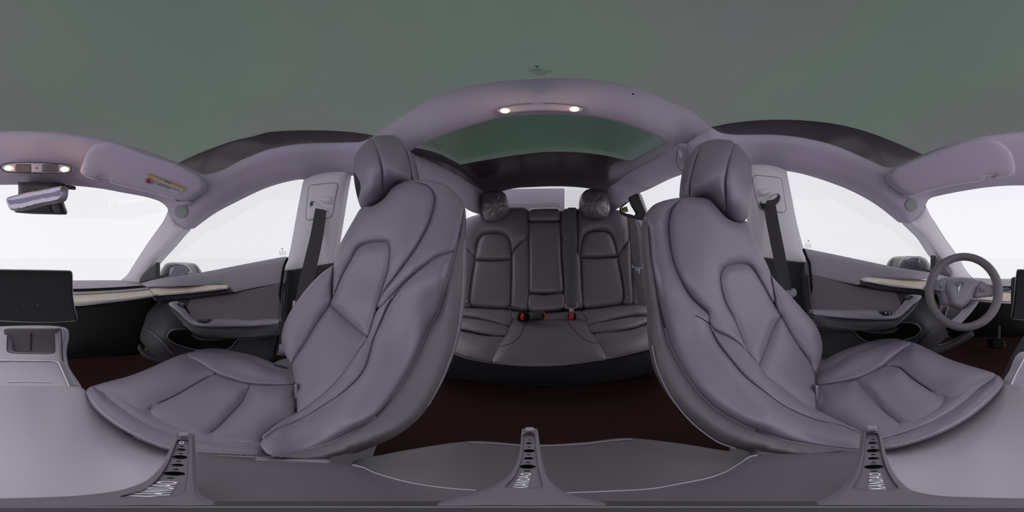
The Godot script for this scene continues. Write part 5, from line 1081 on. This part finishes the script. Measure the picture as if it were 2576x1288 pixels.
	var g := thing("belt_buckle", "red buckle under the plugged-in latch tongue on the driver side", "buckle", 1438, 805, 2.55, "rear belt buckles")
	panel(g, "socket", M.black, [1431, 789, 1436, 786, 1446, 787, 1449, 792, 1448, 804, 1432, 804], 2.63, {"puff": 0.006, "r": 3.0, "thick": 0.03})
	panel(g, "release_button", M.red, [1433, 790, 1436, 787.5, 1440, 787.5, 1442.5, 791, 1442.5, 802, 1440, 804.5, 1435, 804.5, 1432.5, 801], 2.61, {"puff": 0.006, "r": 3.0, "thick": 0.02, "cell": 2.0})

# ---------------------------------------------------------------- visors, lamps, mirrors
func lamp(p: Node3D, x: float, y: float, rx: float, ry: float, d: float) -> void:
	var l := panel(p, "lamp_lens", M.lamp, oval(x, y, rx, ry, 16), d, {"puff": 0.005, "r": 4.0, "thick": 0.006, "cell": 2.5})
	l.set_meta("label", "lit warm white oval lamp lens")
	tube(p, "lamp_ring", M.pillar, oval(x, y, rx + 0.8, ry + 0.6, 16), d, 0.9, {"closed": true, "lift": 0.002})
	var o := OmniLight3D.new()
	o.name = "lamp_glow"
	o.light_color = Color(1.0, 0.80, 0.58)
	o.light_energy = 0.0012
	o.light_size = rx * K * d
	o.omni_range = 8.0
	o.omni_attenuation = 2.0
	o.shadow_enabled = true
	p.add_child(o, true)
	o.position = at(x, y, d - 0.05) - home(p)

func small_things() -> void:
	var v := thing("sun_visor", "lavender sun visor with yellow-topped warning sticker, folded up", "sun visor", 360, 500, 2.2, "folded sun visors")
	var VF := Field.new([[202, 430, 2.20], [272, 356, 2.12], [514, 465, 2.21], [330, 473, 2.23], [444, 413, 2.16]])
	panel(v, "visor_panel", M.headliner, [202, 430, 208, 411, 221, 380, 241, 361, 272, 356, 311, 366, 388, 395, 444, 413, 501, 444, 514, 465, 509, 481, 489, 494, 470, 505, 439, 502, 388, 487, 330, 473, 280, 459, 280, 459, 272, 448, 248, 445, 248, 445, 243, 452, 221, 446, 206, 438], VF, {"puff": 0.016, "r": 8.0, "thick": 0.02, "cell": 10.0})
	var rec := last
	tube(v, "visor_edge", M.pillar, [206, 437, 221, 446, 243, 452, 248, 446, 272, 448, 280, 459, 330, 473, 388, 486, 439, 501], rec, 1.0)
	panel(v, "hinge_cover", M.headliner, [436, 500, 450, 506, 470, 504, 478, 508, 465, 516, 448, 514], 2.262, {"puff": 0.006, "r": 5.0, "thick": 0.02})
	var sd := Field.new([[353, 456, deep(rec, Vector2(353, 456)) - 0.003], [371, 438, deep(rec, Vector2(371, 438)) - 0.003], [468, 476, deep(rec, Vector2(468, 476)) - 0.003], [450, 488, deep(rec, Vector2(450, 488)) - 0.003], [410, 465, deep(rec, Vector2(410, 465)) - 0.003]])
	var sk := panel(v, "warning_sticker", M.sticker, [352.5, 457.5, 370.5, 437.5, 468, 475.5, 449, 489], sd, {"sharp": true, "puff": 0.0, "r": 0.5, "thick": 0.001, "cell": 6.0, "relax": 0})
	sk.set_meta("label", "white warning sticker with yellow band and red no sign")
	panel(sk, "yellow_band", M.yellow, [367, 442, 370.5, 437.8, 468, 475.5, 463.5, 478.5, 425, 462, 396, 450], sd, {"sharp": true, "puff": 0.0, "lift": 0.003, "r": 0.4, "thick": 0.001, "cell": 6.0, "relax": 0})
	tube(sk, "no_sign", M.sign_red, oval(374.5, 455, 9.2, 6.0, 16, 0.1), sd, 1.0, {"closed": true, "lift": 0.004, "squash": 0.4})
	tube(sk, "no_sign", M.sign_red, [372, 450, 378, 460], sd, 0.8, {"lift": 0.004, "squash": 0.4})
	panel(sk, "seat_symbol", M.ink, [369, 455, 373, 453, 375, 457, 379, 453, 378, 456, 375, 459, 371, 457], sd, {"puff": 0.0, "lift": 0.003, "r": 0.4, "thick": 0.0008, "relax": 0})
	tube(sk, "divider_line", M.ink, [382, 466, 395.5, 452], sd, 0.3, {"lift": 0.004})
	for i in 18:
		var t := i / 17.0
		panel(sk, "print_mark", M.ink, rect(396 + t * 55 - 1.0, 459.5 + t * 21 - 0.7, 396 + t * 55 + 1.0, 459.5 + t * 21 + 0.7, 0.2), sd, {"sharp": true, "puff": 0.0, "lift": 0.003, "r": 0.2, "thick": 0.0006, "cell": 4.0, "relax": 0})
		if i < 12: panel(sk, "print_mark", M.ink, rect(393 + t * 50 - 1.0, 463 + t * 17 - 0.7, 393 + t * 50 + 1.0, 463 + t * 17 + 0.7, 0.2), sd, {"sharp": true, "puff": 0.0, "lift": 0.003, "r": 0.2, "thick": 0.0006, "cell": 4.0, "relax": 0})
	panel(sk, "warning_triangle", M.ink, [415.5, 458, 417.5, 455, 419.5, 459], sd, {"sharp": true, "puff": 0.0, "lift": 0.005, "r": 0.3, "thick": 0.001, "cell": 4.0, "relax": 0})
	panel(sk, "print_mark", M.ink, [423, 458.5, 428, 460.3, 427.3, 461.6, 422.3, 459.8], sd, {"sharp": true, "puff": 0.0, "lift": 0.005, "r": 0.3, "thick": 0.001, "cell": 4.0, "relax": 0})

	var w := thing("sun_visor", "plain lavender sun visor folded up above the steering wheel", "sun visor", 2400, 485, 2.2, "folded sun visors")
	var WF := Field.new([[2554, 429, 2.20], [2481, 349, 2.12], [2237, 442, 2.21], [2384, 468, 2.23], [2326, 393, 2.16]])
	panel(w, "visor_panel", M.headliner, [2554, 429, 2546, 389, 2530, 367, 2505, 353, 2481, 349, 2425, 357, 2326, 392, 2255, 423, 2237, 442, 2241, 458, 2259, 474, 2283, 488, 2303, 488, 2384, 468, 2475, 452, 2475, 452, 2477, 443, 2503, 439, 2503, 439, 2509, 446, 2538, 442], WF, {"puff": 0.016, "r": 8.0, "thick": 0.02, "cell": 10.0})
	tube(w, "visor_edge", M.pillar, [2552, 434, 2538, 442, 2509, 446, 2503, 440, 2477, 443, 2475, 452, 2384, 468, 2303, 488], last, 1.0)
	panel(w, "hinge_cover", M.headliner, [2280, 488, 2300, 486, 2308, 492, 2296, 498, 2284, 496], 2.262, {"puff": 0.006, "r": 5.0, "thick": 0.02})

	var o := thing("overhead_console", "oval overhead lamp console with two lit lamps and hazard button", "lamp", 91, 436, 2.25)
	panel(o, "console_frame", M.headliner, [1, 420, 6, 414, 28, 409.5, 91, 408.5, 154, 412.5, 178, 417.5, 180, 423, 175, 432, 161, 436, 91, 436, 21, 433, 6, 428], 2.24, {"puff": 0.012, "r": 6.0, "thick": 0.02, "cell": 6.0})
	tube(o, "frame_rim", M.seam, [1, 420, 6, 414, 28, 409.5, 91, 408.5, 154, 412.5, 178, 417.5, 180, 423, 175, 432, 161, 436, 91, 436, 21, 433, 6, 428], 2.235, 1.0, {"closed": true})
	for q in [[38, 78], [108, 146]]:
		var gp := panel(o, "microphone_grille", M.shell, rect(q[0], 412.5, q[1], 432.5, 4), 2.228, {"puff": 0.002, "r": 2.0, "thick": 0.006})
		for i in 9:
			for j in 5: panel(gp, "grille_bar", M.dark, rect(q[0] + 3.5 + i * 4.0, 414.5 + j * 3.6, q[0] + 5.2 + i * 4.0, 416.4 + j * 3.6, 0.4), 2.225, {"sharp": true, "puff": 0.0, "r": 0.2, "thick": 0.0008, "cell": 3.0, "relax": 0})
	panel(o, "hazard_button", M.headliner, rect(79, 412, 107, 433, 1.5), 2.228, {"puff": 0.003, "r": 2.0, "thick": 0.006})
	tube(o, "hazard_triangle", M.ink, [92, 420, 95, 424.5, 89, 424.5], 2.224, 0.5, {"closed": true, "sharp": true})
	lamp(o, 21, 423, 10, 6.4, 2.222)
	lamp(o, 162, 426, 10, 6.4, 2.222)
	var r := thing("rear_lamp_panel", "slim curved lamp panel with two lit lamps on the cross bar", "lamp", 1358, 285, 1.95)
	var rd: float = deep(M.bar, Vector2(1358, 272)) - 0.012
	panel(r, "lamp_frame", M.headliner, [1248, 275, 1267, 269, 1300, 263, 1352, 260, 1405, 261, 1449, 266, 1469, 271, 1467, 278, 1458, 282, 1400, 280, 1352, 280, 1300, 283, 1267, 287, 1254, 284], rd, {"puff": 0.008, "r": 5.0, "thick": 0.03, "cell": 6.0})
	tube(r, "frame_rim", M.shell, [1248, 275, 1267, 269, 1300, 263, 1352, 260, 1405, 261, 1449, 266, 1469, 271, 1467, 278, 1458, 282, 1400, 280, 1352, 280, 1300, 283, 1267, 287, 1254, 284], rd - 0.003, 0.6, {"closed": true})
	lamp(r, 1270.5, 278.5, 12, 6, rd - 0.012)
	lamp(r, 1445, 274.5, 12, 6, rd - 0.012)

	var m := thing("rear_view_mirror", "tilted rear view mirror on a dark camera housing at the windscreen", "mirror", 85, 535, 2.2)
	panel(m, "camera_housing", M.dark, [44, 458, 44, 458, 134, 458, 134, 458, 134, 475, 132, 505, 140, 530, 137, 537, 41, 535, 36, 531, 44, 500, 46, 475], 2.3, {"puff": 0.03, "r": 8.0, "thick": 0.06, "cell": 5.0})
	tube(m, "mirror_stem", M.dark, [90, 480, 88, 500], 2.22, 8.0)
	panel(m, "mirror_case", M.satin, [15, 503, 20, 496.5, 56, 487, 112, 475, 147, 468, 156, 470, 156.5, 485, 153, 499, 145, 506, 98, 515, 56, 526, 30, 529, 23, 524], 2.16, {"puff": 0.012, "r": 3.0, "thick": 0.03, "cell": 5.0})
	panel(m, "mirror_glass", M.mirror, [18, 503, 22, 499, 56, 490, 112, 478, 146, 471, 153, 473, 153.5, 485, 150, 497, 144, 503, 98, 512, 56, 523, 31, 526, 25, 522], Field.new([[18, 500, 2.1312], [153, 470, 2.1312], [56, 525, 2.1298], [150, 500, 2.1300]]), {"puff": 0.001, "r": 1.0, "thick": 0.004, "cell": 6.0})
	var t := thing("toll_sensor", "small black clip-on sensor hanging beside the rear view mirror", "sensor", 162, 476, 2.3)
	panel(t, "sensor_body", M.gloss, [142, 467, 148, 464.5, 179, 467, 179.5, 476, 159, 474.5, 158, 471, 150, 470], 2.3, {"puff": 0.004, "r": 1.5, "thick": 0.02, "cell": 2.5, "holes": [oval(160, 467.8, 1.8, 1.6, 8), oval(169, 469.8, 3.2, 1.7, 10)]})
	var ml := thing("side_mirror", "glossy dark door mirror outside the passenger window", "mirror", 440, 700, 2.65, "door mirrors")
	panel(ml, "mirror_housing", M.gloss, [396, 700, 400, 690, 408, 674, 418, 663, 433, 660, 450, 661, 467, 664, 476, 672, 485, 686, 487, 691, 487, 700, 396, 708], 2.66, {"puff": 0.05, "r": 12.0, "thick": 0.08, "cell": 4.0})
	panel(ml, "mirror_glass", M.door_mirror, [427, 699, 427, 684, 430, 668, 434, 665, 445, 664, 466, 667, 474, 674, 481, 686, 480, 691, 460, 696], Field.new([[427, 699, 2.585], [435, 664, 2.595], [480, 690, 2.60]]), {"puff": 0.002, "r": 1.0, "thick": 0.01, "cell": 4.0})
	tube(ml, "mirror_foot", M.gloss, [404, 697, 392, 700, 382, 703], Field.new([[404, 697, 2.64], [382, 703, 2.37], [392, 690, 2.5]]), 5.0)
	var mr := thing("side_mirror", "glossy dark door mirror outside the driver window", "mirror", 2305, 688, 2.65, "door mirrors")
	panel(mr, "mirror_housing", M.gloss, [2257, 672, 2260, 662, 2270, 650, 2282, 645, 2300, 644, 2316, 645, 2330, 652, 2339, 665, 2346, 684, 2346, 692, 2300, 692, 2257, 682], 2.66, {"puff": 0.05, "r": 12.0, "thick": 0.08, "cell": 4.0})
	panel(mr, "mirror_glass", M.door_mirror, [2273, 670, 2276, 658, 2285, 650, 2298, 647.5, 2312, 647.5, 2315, 652, 2316, 684, 2295, 680, 2276, 676], Field.new([[2273, 670, 2.63], [2315, 650, 2.59], [2316, 684, 2.59]]), {"puff": 0.002, "r": 1.0, "thick": 0.01, "cell": 4.0})
	tube(mr, "mirror_foot", M.gloss, [2338, 684, 2352, 688, 2366, 692], Field.new([[2338, 684, 2.64], [2366, 692, 2.37], [2352, 680, 2.5]]), 5.0)

# ---------------------------------------------------------------- camera stand in the foreground
func camera_stand() -> void:
	var s := thing("camera_stand", "grey moulded camera stand with three flared legs and a long dark hub", "camera stand", 1288, 1288, 1.1)
	panel(s, "hub", M.dark, [-300, 1272, -300, 1272, 2876, 1272, 2876, 1272, 2876, 1340, 2876, 1340, -300, 1340, -300, 1340], Field.new([[-300, 1272, 1.10], [2876, 1272, 1.10], [1288, 1340, 1.04]]), {"puff": 0.008, "r": 5.0, "thick": 0.02, "cell": 24.0})
	tube(s, "hub_ridge", M.plastic, [-300, 1276, 1288, 1276, 2876, 1276], 1.092, 1.6, {"step": 60.0})
	var legs := [
		{"out": [439, 1095, 450, 1093, 472, 1093, 482, 1095, 485, 1100, 487, 1155, 489, 1205, 494, 1239, 510, 1256, 545, 1268, 580, 1276, 580, 1276, -300, 1276, -300, 1276, -300, 1262, 0, 1258, 110, 1255, 200, 1250, 297, 1237, 355, 1216, 380, 1199, 405, 1172, 422, 1141, 434, 1112],
		"in": [444, 1109, 448, 1106, 472, 1106, 475, 1110, 474, 1160, 472, 1200, 465, 1235, 455, 1245, 430, 1250, 360, 1252, 300, 1250, 360, 1232, 395, 1205, 418, 1172, 432, 1140],
		"holes": [[457, 1123, 5.5, 2], [455, 1132, 12, 4], [454, 1141, 6, 2], [451, 1151, 20, 6], [449, 1161, 7, 2.2], [446, 1171, 17, 4.6], [442, 1181.5, 9, 2.3], [436, 1192.5, 30, 6.6], [429, 1203.5, 11, 2.4]],
		"cap": [450, 1090, 473, 1101], "text": [425, 1250, 449, 1212, 402, 1210, 312, 1250], "logo": [456, 1114, 10, 5.2]},
		{"out": [1313, 1083, 1322, 1080, 1343, 1080, 1352, 1083, 1356, 1104, 1361, 1140, 1368, 1175, 1380, 1205, 1407, 1233, 1450, 1252, 1520, 1268, 1560, 1276, 1560, 1276, 1080, 1276, 1080, 1276, 1120, 1264, 1180, 1248, 1230, 1231, 1260, 1214, 1280, 1198, 1299, 1166, 1308, 1131],
		"in": [1316, 1094, 1320, 1091, 1343, 1091, 1346, 1095, 1350, 1140, 1354, 1175, 1362, 1205, 1366, 1224, 1360, 1229, 1320, 1230, 1280, 1229, 1270, 1224, 1292, 1200, 1308, 1166, 1314, 1131],
		"holes": [[1332, 1107, 4, 1.6], [1331, 1115.5, 8, 3], [1331, 1125, 5, 1.6], [1331, 1135, 15, 5], [1330, 1144, 6, 1.8], [1330, 1154, 13, 4], [1329, 1164, 7, 2], [1327, 1175, 21, 6.5], [1326, 1185.5, 9, 2.2]],
		"cap": [1322, 1077, 1343, 1088], "text": [1328, 1228, 1337, 1190, 1311, 1190, 1288, 1228], "logo": []},
		{"out": [2172, 1079, 2183, 1076, 2207, 1076, 2216, 1078, 2221, 1108, 2228, 1140, 2237, 1166, 2255, 1198, 2279, 1223, 2300, 1237, 2340, 1247, 2390, 1253, 2576, 1258, 2876, 1262, 2876, 1276, 2876, 1276, 2030, 1276, 2030, 1276, 2060, 1266, 2095, 1250, 2120, 1233, 2141, 1205, 2155, 1175, 2164, 1140, 2170, 1104],
		"in": [2178, 1093, 2182, 1090, 2207, 1090, 2211, 1094, 2216, 1120, 2222, 1150, 2232, 1180, 2248, 1210, 2262, 1228, 2255, 1233, 2210, 1235, 2160, 1233, 2146, 1228, 2158, 1205, 2168, 1175, 2174, 1140],
		"holes": [[2196, 1106, 5, 1.8], [2196, 1115, 12, 4], [2195.5, 1125, 6, 2], [2198, 1134.5, 18, 5.6], [2197, 1144, 7, 2], [2198, 1154, 15, 4.4], [2198, 1164.5, 8, 2], [2200, 1175.5, 26, 6.6], [2199, 1186, 10, 2.2]],
		"cap": [2183, 1073, 2207, 1087], "text": [2229, 1231, 2215, 1190, 2186, 1190, 2184, 1231], "logo": []}]
	for g in legs:
		var cx: float = g.cap[0] + 11.0
		var LF := Field.new([[cx - 20, 1080, 1.22], [cx + 20, 1080, 1.22], [cx - 60, 1180, 1.17], [cx + 60, 1180, 1.17], [cx - 200, 1270, 1.105], [cx + 200, 1270, 1.105], [cx, 1272, 1.105], [cx, 1180, 1.17]])
		var holes := []
		for h in g.holes: holes.append(oval(h[0], h[1], h[2], h[3], 14))
		panel(s, "hole_backing", M.black, g["in"], Field.new([[cx - 20, 1080, 1.245], [cx + 20, 1080, 1.245], [cx, 1272, 1.13]]), {"puff": 0.0, "r": 2.0, "thick": 0.01, "cell": 12.0, "relax": 0})  # added black plate whose colour gives the holes their shade
		var leg := panel(s, "leg", M.stand, g.out, LF, {"puff": 0.006, "r": 4.0, "thick": 0.008, "cell": 7.0, "holes": [g["in"]]})
		var face := panel(leg, "leg_face", M.stand, g["in"], LF, {"puff": 0.0, "r": 1.0, "thick": 0.006, "cell": 4.0, "holes": holes, "relax": 0})
		tube(leg, "face_groove", M.seam, g["in"], LF, 0.6, {"closed": true, "lift": 0.001})
		panel(leg, "foot_cap", M.plastic, rect(g.cap[0], g.cap[1], g.cap[2], g.cap[3], 2), 1.205, {"puff": 0.006, "r": 2.5, "thick": 0.006, "cell": 3.0})
		lettering(leg, "brand_lettering", "KANDAO", M.white, g.text, LF, 0.002)
		if g.logo: tube(leg, "logo_ring", M.white, oval(g.logo[0] + 1, g.logo[1], 5.5, 3.0, 14), LF, 1.4, {"closed": true, "lift": 0.002, "squash": 0.3})
